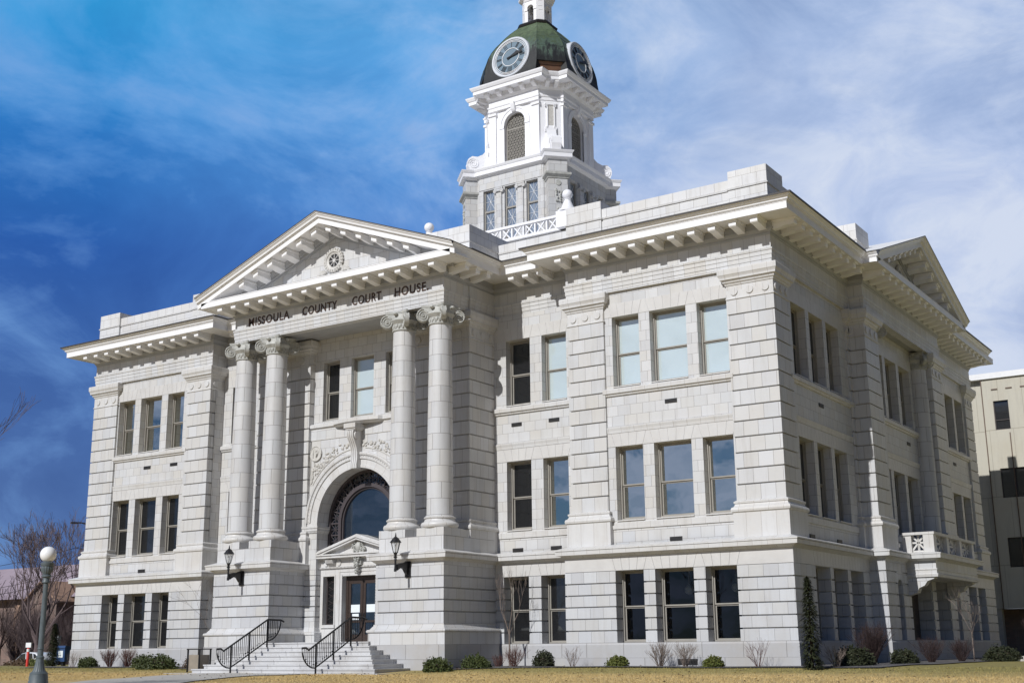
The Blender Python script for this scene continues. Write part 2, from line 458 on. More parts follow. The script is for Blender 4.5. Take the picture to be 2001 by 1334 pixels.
ground_bay(T0, WI, W, BAYF, 0.0, pane=GL_CLEAR)
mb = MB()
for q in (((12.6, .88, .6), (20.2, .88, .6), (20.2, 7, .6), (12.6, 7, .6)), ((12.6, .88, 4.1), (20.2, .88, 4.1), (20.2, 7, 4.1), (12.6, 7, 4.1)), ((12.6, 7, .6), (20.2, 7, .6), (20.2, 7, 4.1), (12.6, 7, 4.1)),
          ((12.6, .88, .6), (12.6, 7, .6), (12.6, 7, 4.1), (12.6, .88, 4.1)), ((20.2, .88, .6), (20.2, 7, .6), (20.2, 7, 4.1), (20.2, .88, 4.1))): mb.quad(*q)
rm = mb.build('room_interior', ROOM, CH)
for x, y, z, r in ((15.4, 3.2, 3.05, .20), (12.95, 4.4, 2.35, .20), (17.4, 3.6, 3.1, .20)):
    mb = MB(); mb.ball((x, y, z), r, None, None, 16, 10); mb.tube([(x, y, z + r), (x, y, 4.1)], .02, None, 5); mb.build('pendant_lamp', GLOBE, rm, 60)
ground_bay(T0, -W, -WI, neg(BAYF), 0.0)
ground_bay(T0, POUT - .2, WI + .06, LINK, DL)
ground_bay(T0, -WI - .06, -POUT + .2, neg(LINK), DL)
ground_bay(T1, .57, 9.3, BAYS, 0.002)
ground_bay(T1, 22.9, L, [(L - b, L - a) for a, b in reversed(BAYS)], 0.002)
mb = MB(.62, GH, .885)
for sx in (-1, 1): # returns of pavilions, pedestals
    a, b = sorted((sx * WI, sx * (WI + .5))); courses(mb, a + .003, b - .003, .56, DL + .6, .885, 4.42 - .02, 7)
courses(mb, -W + .002, -W + .6, .56, L, .885, 4.36, 7)
mb.build('ground_floor_return', TERG, CH)
PH = .487
for sx in (-1, 1):
    mb = MB(.62, PH, 1.76); a, b = sorted((sx * PIN, sx * POUT))
    courses(mb, a, b, -PF, DL + .3, 1.76, 1.76 + PH * 4 + .02 , 4)
    mb.box(a, b, -PF, DL + .3, 1.76 + PH * 4 + .06, 4.42)
    mb.box(a + .05, b - .05, -PF + .05, DL + .2, 3.6, 4.0)
    mb.build('portico_pedestal', TERG, CH)
    mb = MB(.62, .53, .885); r = [(a, -PF), (b, -PF), (b, DL + .1), (a, DL + .1)]
    mb.sweep(r, [(.22, .888), (.22, 1.40), (.265, 1.41), (.285, 1.47), (.25, 1.53), (.17, 1.55), (.10, 1.64), (.05, 1.70), (.05, 1.755), (-.1, 1.76)])
    mb.build('pedestal_base_moulding', TER, CH)

# belt course
BPROF = [(-.05, 4.36), (.0, 4.36), (.04, 4.40), (.16, 4.49), (.295, 4.50), (.305, 4.66), (.27, 4.665), (.33, 4.68), (.33, 4.735), (-.08, 4.87)]
belt_R = [(PIN, -.7), (PIN, -PF), (POUT, -PF), (POUT, DL), (WI, DL), (WI, 0), (W, 0), (W, 9.19), (W + SP, 9.19), (W + SP, 23.05), (W, 23.05), (W, L)]
belt_L = [(-x, y) for x, y in reversed(belt_R[:7])]
belt_L = [(-W, L)] + belt_L
mb = MB(.62, 1, 0)
mb.sweep(belt_R, BPROF, False); mb.sweep(belt_L, BPROF, False)
mb.build('belt_course', TRIM, CH)

# ------------------------------------------------------------------ upper storeys
SH0, SH1 = 6.32, 14.60
def pilaster(T, u0, u1, d0, d1, name='pilaster', ped=True):
    mb = MB(.63, (SH1 - SH0) / 13, SH0, T=T)
    courses(mb, u0, u1, d0, d1, SH0, SH1, 13)
    p = mb.build(name, TER, CH)
    rc = rect(T, u0, u1, d0, d1)
    mb = MB(.63, .98, 4.85)
    if ped:
        mb.sweep(rc, [(.14, 4.75), (.14, 5.84), (0, 5.845)])
    mb.sweep(rc, [(.0, 5.835), (.15, 5.84), (.20, 5.87), (.215, 5.95), (.19, 6.03), (.13, 6.06), (.09, 6.12), (.075, 6.18), (.11, 6.20), (.115, 6.27), (.06, 6.30), (.02, 6.325), (-.1, 6.325)])
    mb.build('pilaster_base', TRIM, p)
    mb = MB(.63, 1, 0)
    mb.sweep(rc, [(-.1, 14.60), (.025, 14.602), (.04, 14.63), (.02, 14.665), (.0, 14.67), (.0, 15.20), (.03, 15.21), (.05, 15.28), (.10, 15.32), (.12, 15.40), (.20, 15.44), (.205, 15.52), (.24, 15.60), (.265, 15.64), (.27, 15.84), (.25, 15.885), (-.1, 15.89)])
    uu = MB(T=T)
    def disc(uc, dc, axis):
        r = .165; n = 16; ring = []
        for k in range(n):
            t = 2 * PI * k / n; ring.append((r * math.cos(t), r * math.sin(t)))
        if axis == 'd':
            mb2.poly_extrude([(uc + x, 14.935 + y) for x, y in ring], dc - .045, dc + .02, lambda p_, q, a: (p_, a, q))
        else:
            mb2.poly_extrude([(uc + x, 14.935 + y) for x, y in ring], dc - .02, dc + .045, lambda p_, q, a: (a, p_, q))
    mb2 = MB(T=T)
    n = 3
    for k in range(n): disc(u0 + (u1 - u0) * (k + .5) / n, d0, 'd')
    c = mb.build('pilaster_capital', TRIM, p)
    if T is T0 and d1 - d0 > .6:
        for k in range(2 if d1 - d0 < 1.5 else 3):
            nn = 2 if d1 - d0 < 1.5 else 3
            disc(d0 + (d1 - d0) * (k + .5) / nn, u1, 'u')
    if T is T1 and d1 - d0 > .6:
        # near face of the side pilasters looks to -y
        for k in range(1):
            r = .165
            mb2.T = T0
            mb2.poly_extrude([(W - (d0 + d1) / 2 + r * math.cos(2 * PI * j / 16), 14.935 + r * math.sin(2 * PI * j / 16)) for j in range(16)], u0 - .045, u0 + .02, lambda p_, q, a: (p_, a, q))
    mb2.build('capital_disc', TRIM, p, 40)
    return p

Z2, Z3 = (5.87, 9.03), (11.62, 14.76)
def upper_bay(T, u0, u1, wins, d, top=15.95, pane2=GL_SKY, pane3=GL_DARK, sill=True, p3=None):
    holes = [(a, b, *z) for a, b in wins for z in (Z2, Z3)]
    mb = MB(.60, .449, Z2[0], T=T)
    panel(mb, u0, u1, 4.7, top, d, holes, .60)
    uw = mb.build('upper_wall', TER, CH)
    for z0, z1 in ((Z2[1] + .005, 9.60), (Z3[1] + .005, 15.36)):
        mb = MB(T=T); voussoirs(mb, u0 + .02, u1 - .02, wins, z0, z1, d, .014); mb.build('flat_arch', VOUS, uw)
    mb = MB(.62, 1, 0, T=T)
    def band(prof):
        mb.poly_extrude([(d - o, z) for o, z in prof], u0 + .004, u1 - .004, lambda p, q, a: (a, p, q))
    band([(-.05, 11.22), (.07, 11.24), (.09, 11.32), (.15, 11.34), (.16, 11.50), (.12, 11.54), (-.05, 11.615)])
    band([(-.05, 9.61), (.03, 9.61), (.045, 9.72), (.075, 9.82), (.08, 9.87), (-.05, 9.90)])
    band([(-.05, 5.52), (.05, 5.53), (.06, 5.78), (-.05, 5.86)])
    for a, b in wins:
        for z in (Z2[0], Z3[0]):
            mb.poly_extrude([(d + .58, z + .10), (d + .58, z - .02), (d - .07, z - .02), (d - .07, z + .02)], a + .004, b - .004, lambda p, q, c: (c, p, q))
    mb.build('window_sill', TRIM, CH)
    for i, (a, b) in enumerate(wins):
        window(T, a, b, Z2[0] + .06, Z2[1], d + .46, pane2[i] if isinstance(pane2, (list, tuple)) else pane2)
        window(T, a, b, Z3[0] + .06, Z3[1], d + .46, pane3[i] if isinstance(pane3, (list, tuple)) else pane3)

DW = .33
upper_bay(T0, 13.1, 19.2, BAYF, DW, pane2=GL_SKY, pane3=GL_BLIND)
upper_bay(T0, -19.2, -13.1, neg(BAYF), DW, pane2=GL_DARK, pane3=GL_SKY)
upper_bay(T0, 6.4, 11.6, LINK, 1.22, pane2=[GL_DARK, GL_SKY], pane3=[GL_DARK, GL_BLIND])
upper_bay(T0, -11.6, -6.4, neg(LINK), 1.22, pane2=GL_DARK, pane3=GL_DARK)
upper_bay(T1, 1.7, 9.9, BAYS, DW, pane2=GL_DARK, pane3=GL_DARK)
upper_bay(T1, 22.4, 31.0, [(L - b, L - a) for a, b in reversed(BAYS)], DW, pane2=GL_DARK, pane3=GL_DARK)
upper_bay(T1, 11.0, 21.4, [(12.85, 14.75), (15.2, 17.05), (17.5, 19.4)], .33, pane2=GL_DARK, pane3=GL_DARK)
pilaster(T0, 19.09, 21.15, .21, 1.91)
pilaster(T0, 11.38, 13.22, .21, 1.6)
pilaster(T0, -21.15, -19.09, .21, 1.91)
pilaster(T0, -13.22, -11.38, .21, 1.6)
pilaster(T1, YS1 - .15, 11.5, -SP + .21, .9)
pilaster(T1, 20.74, YS2 + .15, -SP + .21, .9)
pilaster(T1, 30.6, L - .21, .21, 1.9)
pilaster(T1, 9.2, 9.72, .22, .9)
# wide piers behind the portico columns
for sx in (-1, 1):
    a, b = sorted((sx * 3.12, sx * 6.71)); pilaster(T0, a, b, -.80, 1.3, 'portico_pier')
# plain outer walls and returns not seen closely
mb = MB(.62, .45, 4.8)
mb.quad((-W + .21, 1.5, 4.7), (-W + .21, L, 4.7), (-W + .21, L, 16), (-W + .21, 1.5, 16))
mb.quad((-W + .3, L - .05, 0), (W - .3, L - .05, 0), (W - .3, L - .05, 16), (-W + .3, L - .05, 16))
for sx in (-1, 1):
    mb.quad((sx * 11.36, .6, 4.7), (sx * 11.36, 1.9, 4.7), (sx * 11.36, 1.9, 16), (sx * 11.36, .6, 16))
mb.build('outer_wall', TER, CH)

# ------------------------------------------------------------------ portico: stylobate blocks, columns
COLX, COLY, ZB = (4.03, 6.14), -2.26, 5.81
mb = MB(.62, .62, 4.83)
for sx in (-1, 1):
    a, b = sorted((sx * (PIN + .09), sx * (POUT - .08)))
    mb.box(a, b, -PF + .08, .9, 4.78, 5.46)
    for c in COLX: mb.box(sx * c - .735, sx * c + .735, -PF + .085, -1.5, 5.465, ZB)
    mb.box(a + .06, b - .06, -1.495, .8, 5.463, 5.80)
mb.build('column_pedestal', TER, CH)

def column(cx, cy, zb, zt, rb, rt, nm='column', cells=4):
    k = rb / .585
    mb = MB()
    prof = []
    n = 14
    for i in range(n + 1):
        t = i / n; prof.append((rb - (rb - rt) * (t ** 1.6), zb + .56 + (zt - .93 - zb - .56) * t))
    prof[0] = (rb, prof[0][1])
    mb.lathe((cx, cy), [(rb + .05 * k, zb + .50), (rb + .045 * k, zb + .535)] + prof, 40, (cells, (zt - 1.49 - zb) / 12, zb + .56))
    c = mb.build(nm, TER, CH, 40)
    mb = MB()
    mb.lathe((cx, cy), [(.76 * k, zb), (.80 * k, zb + .03), (.835 * k, zb + .10), (.835 * k, zb + .17), (.79 * k, zb + .24), (.72 * k, zb + .26), (.69 * k, zb + .30), (.655 * k, zb + .38), (.66 * k, zb + .40), (.70 * k, zb + .42), (.705 * k, zb + .47), (.66 * k, zb + .50), (.6 * k, zb + .51)], 40)
    mb.build('column_base', TRIM, c, 50)
    # Ionic capital with diagonal volutes
    z = zt; m = MB(); q = rt / .5
    m.lathe((cx, cy), [(rt, z - .94), (rt + .06, z - .92), (rt + .06, z - .87), (rt + .01, z - .86), (rt + .03, z - .60), (rt + .08, z - .54), (rt + .15, z - .44), (rt + .10, z - .38), (rt + .08, z - .15)], 32)
    for j in range(18):         # leaf collar
        a = 2 * PI * j / 18
        for zz, h in ((z - .78, .10), (z - .68, .09)):
            aa = a + (0 if zz < z - .73 else PI / 18)
            m.ball((cx + (rt + .03) * math.cos(aa), cy + (rt + .03) * math.sin(aa), zz), .05 * q, .05 * q, h, 6, 4)
    # concave abacus
    pts = []
    for s4 in range(4):
        a0 = PI / 4 + s4 * PI / 2
        c0 = Vector((math.cos(a0 - PI / 2), math.sin(a0 - PI / 2))) * .98 * q; c1 = Vector((math.cos(a0), math.sin(a0))) * .98 * q
        nrm = Vector((math.cos(a0 - PI / 4), math.sin(a0 - PI / 4)))
        for i in range(9):
            t = .06 + .88 * i / 8; p = c0.lerp(c1, t) - nrm * (.20 * q * math.sin(PI * t)); pts.append(p)
    i0 = len(m.v)
    for (sc, zz) in ((.90, z - .30), (.93, z - .13), (.97, z - .12), (1.0, z - .02)):
        for p in pts: m.v.append((cx + p.x * sc, cy + p.y * sc, zz))
    N = len(pts)
    for lv in range(3):
        for j in range(N):
            j2 = (j + 1) % N; m.f.append((i0 + lv * N + j, i0 + lv * N + j2, i0 + (lv + 1) * N + j2, i0 + (lv + 1) * N + j)); m.uv.append(None)
    m.f.append(tuple(i0 + j for j in range(N))); m.uv.append(None); m.f.append(tuple(i0 + 3 * N + j for j in range(N))); m.uv.append(None)
    for s4 in range(4):
        a = PI / 4 + s4 * PI / 2; d = Vector((math.cos(a), math.sin(a), 0)); t = Vector((-d.y, d.x, 0)); r = .30 * q
        c0 = Vector((cx, cy, z - .50)) + d * (.80 * q)
        i = len(m.v); ns = 24
        for w in (-.085, .085):
            for kk in range(ns):
                an = 2 * PI * kk / ns; m.v.append(tuple(c0 + t * w + d * (r * math.cos(an)) + Vector((0, 0, r * math.sin(an)))))
        m.f.append(tuple(range(i, i + ns))); m.uv.append(None); m.f.append(tuple(range(i + ns, i + 2 * ns))); m.uv.append(None)
        for kk in range(ns):
            k2 = (kk + 1) % ns; m.f.append((i + kk, i + k2, i + ns + k2, i + ns + kk)); m.uv.append(None)
        for w in (-.095, .095):
            sp = []
            for kk in range(46):
                an = PI / 2 + kk * .36 * (1 if True else 0); rr = r * (1 - kk / 50)
                sp.append(c0 + t * w - d * (rr * math.sin(an - PI / 2) * -1) * 1.0 + Vector((0, 0, rr * math.cos(an - PI / 2))))
            m.tube(sp, .034 * q, .02 * q, 5)
            m.ball(tuple(c0 + t * w), .05 * q, None, None, 8, 5)
        # neck joining volute to the bell
        m.tube([tuple(c0 + Vector((0, 0, .24 * q)) - d * .02), tuple(c0 + Vector((0, 0, .20 * q)) - d * .3 * q)], .10 * q, .12 * q, 8)
    for s4 in range(4):
        a = s4 * PI / 2
        m.ball((cx + (rt + .16) * math.cos(a), cy + (rt + .16) * math.sin(a), z - .16), .11 * q, .11 * q, .09, 8, 5)
    m.build('column_capital', CAPM, c, 35)
    return c
ZA = 15.89
for sx in (-1, 1):
    for cxx in COLX: column(sx * cxx, COLY, ZB, ZA, .585, .505)
for y in (11.98, 20.26): column(21.25, y, 5.0, ZA, .50, .44)

# ------------------------------------------------------------------ entablature
FX, FY = W - .204, .204
EP = [(-FX, L - .2), (-FX, FY), (-WI - .204, FY), (-WI - .204, 1.28), (-6.71, 1.28), (-6.71, -.76), (-FRX, -.76), (-FRX, FRY), (FRX, FRY), (FRX, -.76), (6.71, -.76), (6.71, 1.28),
      (WI + .204, 1.28), (WI + .204, FY), (FX, FY), (FX, YS1), (FX + SP, YS1), (FX + SP, YS2), (FX, YS2), (FX, L - .2)]
mb = MB(.50, .60, 16.545)
mb.sweep(EP, [(-.42, 15.90), (-.42, 15.885), (0, 15.885), (0, 16.08), (.022, 16.085), (.022, 16.27), (.044, 16.275), (.044, 16.44), (.07, 16.45), (.085, 16.53), (.06, 16.545), (.0, 16.56), (.0, 17.12), (-.3, 17.13)])
mb.build('entablature', TER, CH)
mb = MB(.61, .3, 0)
mb.box(-6.5, 6.5, -2.5, -.3, 15.96, 16.0)
mb.box(FX - .3, FX + SP - .3, YS1 + .3, YS2 - .3, 15.96, 16.0)
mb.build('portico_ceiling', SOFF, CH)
CP = [p for p in EP if not (abs(abs(p[0]) - 6.71) < .01 and abs(p[1] + .76) < .01) and not (abs(abs(p[0]) - FRX) < .001 and abs(p[1] + .76) < .01)]
CP = [(math.copysign(FRX, x) if abs(abs(x) - 6.71) < .01 else x, y) for x, y in CP]
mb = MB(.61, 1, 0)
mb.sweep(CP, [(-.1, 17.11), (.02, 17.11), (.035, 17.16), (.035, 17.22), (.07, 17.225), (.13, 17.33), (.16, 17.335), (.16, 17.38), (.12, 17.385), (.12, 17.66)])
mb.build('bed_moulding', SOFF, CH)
mb = MB()
mb.sweep(CP, [(.10, 17.66), (1.17, 17.655), (1.175, 17.63), (1.245, 17.63), (1.245, 17.90), (1.26, 17.905), (1.26, 17.945), (-.3, 18.0)])
CORN = mb.build('cornice', WHITE, CH)
# crown moulding: everywhere but across the pediment fronts
i1 = CP.index((-FRX, FRY)); i2 = CP.index((FRX, FRY)); s1 = CP.index((FX + SP, YS1)); s2 = CP.index((FX + SP, YS2))
def ext(path, start, end):
    """run an open path on to the mitre of its first and last points"""
    p = list(path)
    if start: p[0] = start
    if end: p[-1] = end
    return p
CY = [(1.22, 17.946), (1.29, 17.95), (1.295, 17.985), (1.33, 17.987), (1.345, 18.05), (1.385, 18.085), (1.42, 18.10), (1.435, 18.165), (1.49, 18.167)]
RF = [(1.49, 18.167), (1.53, 18.17), (1.53, 18.235), (-1.2, 18.42)]
CORN_R = MB(); ROOF_E = MB()
for seg, e0, e1 in ((CP[:i1 + 1], None, (-FRX, FRY - 1.25)), (CP[i2:s1 + 1], (FRX, FRY - 1.25), (FX + SP + 1.25, YS1)), (CP[s2:], (FX + SP + 1.25, YS2), None)):
    seg = ext(seg, e0, e1)
    CORN_R.sweep(seg, CY, False)
    rs = list(seg)
    if e1 == (-FRX, FRY - 1.25): rs[-1] = (-FRX, FRY + .1)
    if e0 == (FRX, FRY - 1.25): rs[0] = (FRX, FRY + .1)
    if e1 == (FX + SP + 1.25, YS1): rs[-1] = (FX + SP - .1, YS1)
    if e0 == (FX + SP + 1.25, YS2): rs[0] = (FX + SP - .1, YS2)
    ROOF_E.sweep(rs, RF, False)
CORN_R.build('crown_moulding', WHITE, CH)
ROOF_E.build('roof_edge', ROOFM, CH)

# modillions: one block each, children of the cornice
def modillion(T, u, d, zt, slope=0.0, w=.32, dp=.98, h=.30):
    """d: the plane the block grows out of (towards smaller d)"""
    mb = MB(T=T); hw = w / 2
    def order(p, q, a): return (u + a, d - p, zt + q + slope * a)
    body = [(0, -.07), (0, -h - .06), (dp * .35, -h - .03), (dp * .62, -h + .02), (dp * .82, -h + .01), (dp * .94, -h + .02), (dp * .97, -h + .06), (dp * .97, -.07)]
    mb.poly_extrude(body, -hw, hw, order)
    mb.poly_extrude([(0, 0), (0, -.08), (dp + .03, -.08), (dp + .07, -.03), (dp + .07, 0)], -hw - .05, hw + .05, order)
    return mb
MODS = []
zt = 17.652
for sx in (-1, 1):
    for k in range(11): MODS.append((T0, sx * (11.57 + .934 * k), FY - .12, zt, 0))
    for k in range(3): MODS.append((T0, sx * (8.35 + .80 * k + (.0)), 1.28 - .12, zt, 0))
for k in range(15): MODS.append((T0, -6.70 + .957 * k, FRY - .12, zt, 0))
for k in range(10): MODS.append((T1, .35 + .92 * k, .204 - .12, zt, 0))
for k in range(14): MODS.append((T1, YS1 + .0 + .995 * k, .204 - SP - .12, zt, 0))
for k in range(10): MODS.append((T1, L - .35 - .92 * k, .204 - .12, zt, 0))
def Tp(u, d, z): return (FRX - d, u, z)       # portico's right return
for k in range(3): MODS.append((Tp, -2.35 + .85 * k, -.12, zt, 0))
cnt = 0
RAKE_A = (21.235 - 18.19) / (FRX + 1.5)
for sx in (-1, 1):
    for k in range(6): MODS.append((T0, sx * (.46 + .957 * k), FRY - .10, None, -sx * RAKE_A))
SIDEC = (YS1 + YS2) / 2
RAKE_B = (21.03 - 18.19) / ((YS2 - YS1) / 2 + 1.5)
for sx in (-1, 1):
    for k in range(6): MODS.append((T1, SIDEC + sx * (.46 + .957 * k), .204 - SP - .10, None, -sx * RAKE_B))
rest = MB()
for T, u, d, z, sl in MODS:
    if z is None:
        if T is T0: z = 21.235 - .56 - abs(u) * RAKE_A
        else: z = 21.03 - .56 - abs(u - SIDEC) * RAKE_B
        mb = modillion(T, u, d, z, sl)
    else: mb = modillion(T, u, d, z)
    cnt += 1
    if cnt <= 98: mb.build('modillion', WHITE, CORN)
    else:
        o = len(rest.v); rest.v += mb.v; rest.f += [tuple(o + i for i in f) for f in mb.f]; rest.uv += mb.uv
rest.build('modillion', WHITE, CORN, kind='stuff')

# pediments
def pediment(T, c, half, d0, apex, rk, wall_m):
    """T maps (u,d,z); c centre u; half = half width of the frieze; d0 = frieze plane"""
    tip = half + 1.5
    prof = [(-1.5, 0.0), (-1.5, -.045), (-1.45, -.05), (-1.44, -.11), (-1.41, -.125), (-1.37, -.18), (-1.355, -.25), (-1.30, -.255), (-1.30, -.29), (-1.245, -.295), (-1.245, -.55), (-1.175, -.55), (-1.175, -.53),
            (.1, -.53)]
    bedp = [(-.22, -.53), (-.22, -.60), (-.19, -.62), (-.13, -.76), (-.09, -.78), (-.09, -.90), (-.05, -.93), (-.05, -1.02), (.1, -1.03)]
    mb = MB(T=T); mbb = MB(T=T)
    for sx in (-1, 1):
        i = len(mb.v)
        for t in (tip, 0.0):
            for o, dz in prof: mb.v.append(T(c + sx * t, d0 + o, apex + dz - t * rk))
        n = len(prof)
        for j in range(n - 1): mb.f.append((i + j, i + j + 1, i + n + j + 1, i + n + j)); mb.uv.append(None)
        i = len(mbb.v)
        for t in (tip - .9, 0.0):
            for o, dz in bedp: mbb.v.append(T(c + sx * t, d0 + o, apex + dz - t * rk))
        n = len(bedp)
        for j in range(n - 1): mbb.f.append((i + j, i + j + 1, i + n + j + 1, i + n + j)); mbb.uv.append(None)
    p = mb.build('raking_cornice', WHITE, CH)
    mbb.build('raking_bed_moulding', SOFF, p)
    mb = MB(T=T)
    for sx in (-1, 1):
        mb.quad((c + sx * (tip + .01), d0 - 1.51, apex + .004 - (tip + .01) * rk), (c, d0 - 1.51, apex + .006), (c, d0 + 4.5, apex + .006), (c + sx * (tip + .01), d0 + 4.5, apex + .004 - (tip + .01) * rk))
        mb.quad((c + sx * (tip + .01), d0 - 1.51, apex - .03 - (tip + .01) * rk), (c, d0 - 1.51, apex - .028), (c, d0 - 1.51, apex + .004), (c + sx * (tip + .01), d0 - 1.51, apex + .004 - (tip + .01) * rk))
    mb.build('pediment_roof', WROOF, p)
    mb = MB(T=T)
    for sx in (-1, 1):
        mb.quad((c + sx * (tip + .012), d0 - 1.515, apex - .03 - (tip + .01) * rk), (c, d0 - 1.515, apex - .028), (c, d0 - 1.515, apex + .014), (c + sx * (tip + .012), d0 - 1.515, apex + .012 - (tip + .01) * rk))
    mb.build('pediment_roof_edge', ROOFM, p)
    mb = MB(.62, .5, 17.98, T=T)
    zb = 17.9; hw = (apex - .56 - zb) / rk
    mb.quad((c - hw, d0 + .01, zb), (c + hw, d0 + .01, zb), (c, d0 + .01, apex - .56))
    mb.build('tympanum', wall_m, p)
    # oculus
    zc = 19.10; mb = MB(T=T)
    def ring(r0, r1, o0, o1, n=28):
        i = len(mb.v)
        for r, o in ((r0, .02), (r0, o0), (r1, o1), (r1, .02)):
            for k in range(n):
                a = 2 * PI * k / n; mb.v.append(T(c + r * math.cos(a), d0 - o, zc + r * math.sin(a)))
        for j in range(3):
            for k in range(n):
                k2 = (k + 1) % n; mb.f.append((i + j * n + k, i + j * n + k2, i + (j + 1) * n + k2, i + (j + 1) * n + k)); mb.uv.append(None)
    ring(.33, .44, .05, .10); ring(.44, .50, .13, .13)
    for k in range(22):
        a = 2 * PI * k / 22; q = T(c + .55 * math.cos(a), d0 - .07, zc + .55 * math.sin(a)); mb.ball(q, .085, .085, .085, 6, 4)
    for sx in (-1, 1):
        for k in range(14):
            t = k / 13; q = T(c + sx * (.55 + .45 * t + random.uniform(-.05, .05)), d0 - .05, zc - .45 - .18 * t + random.uniform(-.12, .16) * (1 - t)); mb.ball(q, .10, .08, .09, 6, 4)
    mb.build('wreath', RELF, p, 40)
    mb = MB(T=T)
    mb.poly_extrude([(c + .33 * math.cos(2 * PI * k / 24), zc + .33 * math.sin(2 * PI * k / 24)) for k in range(24)], d0 - .012, d0 + .0, lambda a, b, e: (a, e, b))
    ow = mb.build('oculus_pane', VENT, p)
    mb = MB(T=T)
    for k in range(4):
        a = PI * k / 4; ca, sa = math.cos(a), math.sin(a); w = .014
        mb.poly_extrude([(c - .33 * ca - w * sa, zc - .33 * sa + w * ca), (c - .33 * ca + w * sa, zc - .33 * sa - w * ca), (c + .33 * ca + w * sa, zc + .33 * sa - w * ca), (c + .33 * ca - w * sa, zc + .33 * sa + w * ca)], d0 - .04 - .002 * k, d0 - .01, lambda p_, q, e: (p_, e, q))
    mb.poly_extrude([(c + .09 * math.cos(2 * PI * k / 16), zc + .09 * math.sin(2 * PI * k / 16)) for k in range(16)], d0 - .055, d0 - .01, lambda a, b, e: (a, e, b))
    mb.build('oculus_muntin', TRIM, p)
    return p
pediment(T0, 0.0, FRX, FRY, 21.235, RAKE_A, TER)
pediment(T1, SIDEC, (YS2 - YS1) / 2, .204 - SP, 21.03, RAKE_B, TER)

# inscription
def text_obj(body, x0, x1, zb, h, y, m, name, parent, ext=.03, off=.0):
    cu = bpy.data.curves.new(name, 'FONT'); cu.body = body; cu.extrude = ext; cu.offset = off; cu.size = 1; cu.space_character = 1.14
    t = bpy.data.objects.new('tmp_text', cu); COL.objects.link(t)
    dg = bpy.context.evaluated_depsgraph_get(); me = bpy.data.meshes.new_from_object(t.evaluated_get(dg))
    bpy.data.objects.remove(t)
    xs = [v.co.x for v in me.vertices]; ys = [v.co.y for v in me.vertices]
    sx = (x1 - x0) / (max(xs) - min(xs)); sz = h / (max(ys) - min(ys)); mx, my = min(xs), min(ys)
    for v in me.vertices:
        a, b, c = v.co; v.co = (x0 + (a - mx) * sx, y - c, zb + (b - my) * sz)
    me.materials.append(m)
    o = bpy.data.objects.new(name, me); COL.objects.link(o); o.parent = parent
    return o
for w, a, b in (('MISSOULA', -5.67, -2.88), ('COUNTY', -2.0, .24), ('COURT', 1.2, 2.98), ('HOUSE.', 3.79, 5.76)):
    text_obj(w, a, b, 16.63, .43, FRY - .012, LETTER, 'inscription', CH, .014, .014)

# ------------------------------------------------------------------ entrance bay
ARZ, ARR = 6.72, 2.48
mb = MB(.60, .449, 5.87)
panel(mb, -3.2, 3.2, 11.5, 16.0, -.45, [(-2.54, -1.48, 11.75, 14.76), (-.72, .72, 11.75, 14.76), (1.48, 2.54, 11.75, 14.76)], .42)
# arch wall
yA = -.62; n = 40
pts = [(ARR * math.cos(PI - PI * k / n), ARZ + ARR * math.sin(PI - PI * k / n)) for k in range(n + 1)]
for (x0, z0), (x1, z1) in zip(pts, pts[1:]):
    mb.quad((x0, yA, z0), (x1, yA, z1), (x1, yA, 11.55), (x0, yA, 11.55))
    mb.quad((x0, yA, z0), (x0, .3, z0), (x1, .3, z1), (x1, yA, z1))
for sx in (-1, 1):
    a, b = sorted((sx * ARR, sx * 3.4)); mb.quad((a, yA, 6.0), (b, yA, 6.0), (b, yA, 11.55), (a, yA, 11.55))
    mb.quad((sx * ARR, yA, 6.56), (sx * ARR, .3, 6.56), (sx * ARR, .3, ARZ), (sx * ARR, yA, ARZ))
mb.build('entrance_wall', TER, CH)
for a, b, pn in ((-2.54, -1.48, GL_DARK), (-.72, .72, GL_BLIND), (1.48, 2.54, GL_DARK)): window(T0, a, b, 11.81, 14.76, -.12, pn)
mb = MB(.62, PH, 1.06)
for sx in (-1, 1):
    a, b = sorted((sx * ARR, sx * (PIN + .05))); courses(mb, a, b, -.70, .35, 1.76, 4.2, 5)
    mb.box(a, b, -.70, .35, 4.22, 6.56)
    r = [(a, -.70), (b, -.70), (b, .35), (a, .35)]
    mb.sweep(r, [(.12, .95), (.12, 1.40), (.17, 1.42), (.16, 1.52), (.06, 1.56), (.02, 1.72), (0, 1.76)])
mb.build('arch_pier', TER, CH)
mb = MB(.5, 1, 0)
for sx in (-1, 1):
    a, b = sorted((sx * ARR, sx * (PIN + .05))); r = [(a, -.70), (b, -.70), (b, .35), (a, .35)]
    mb.sweep(r, [(-.02, 6.22), (.03, 6.23), (.05, 6.30), (.09, 6.34), (.09, 6.42), (.13, 6.47), (.13, 6.56), (-.05, 6.57)])
    for k in range(9): mb.box(a + .03 + k * (b - a) / 9, a + .03 + k * (b - a) / 9 + .045, -.78, -.74, 6.25, 6.31)
mb.build('pier_capital', TRIM, CH)
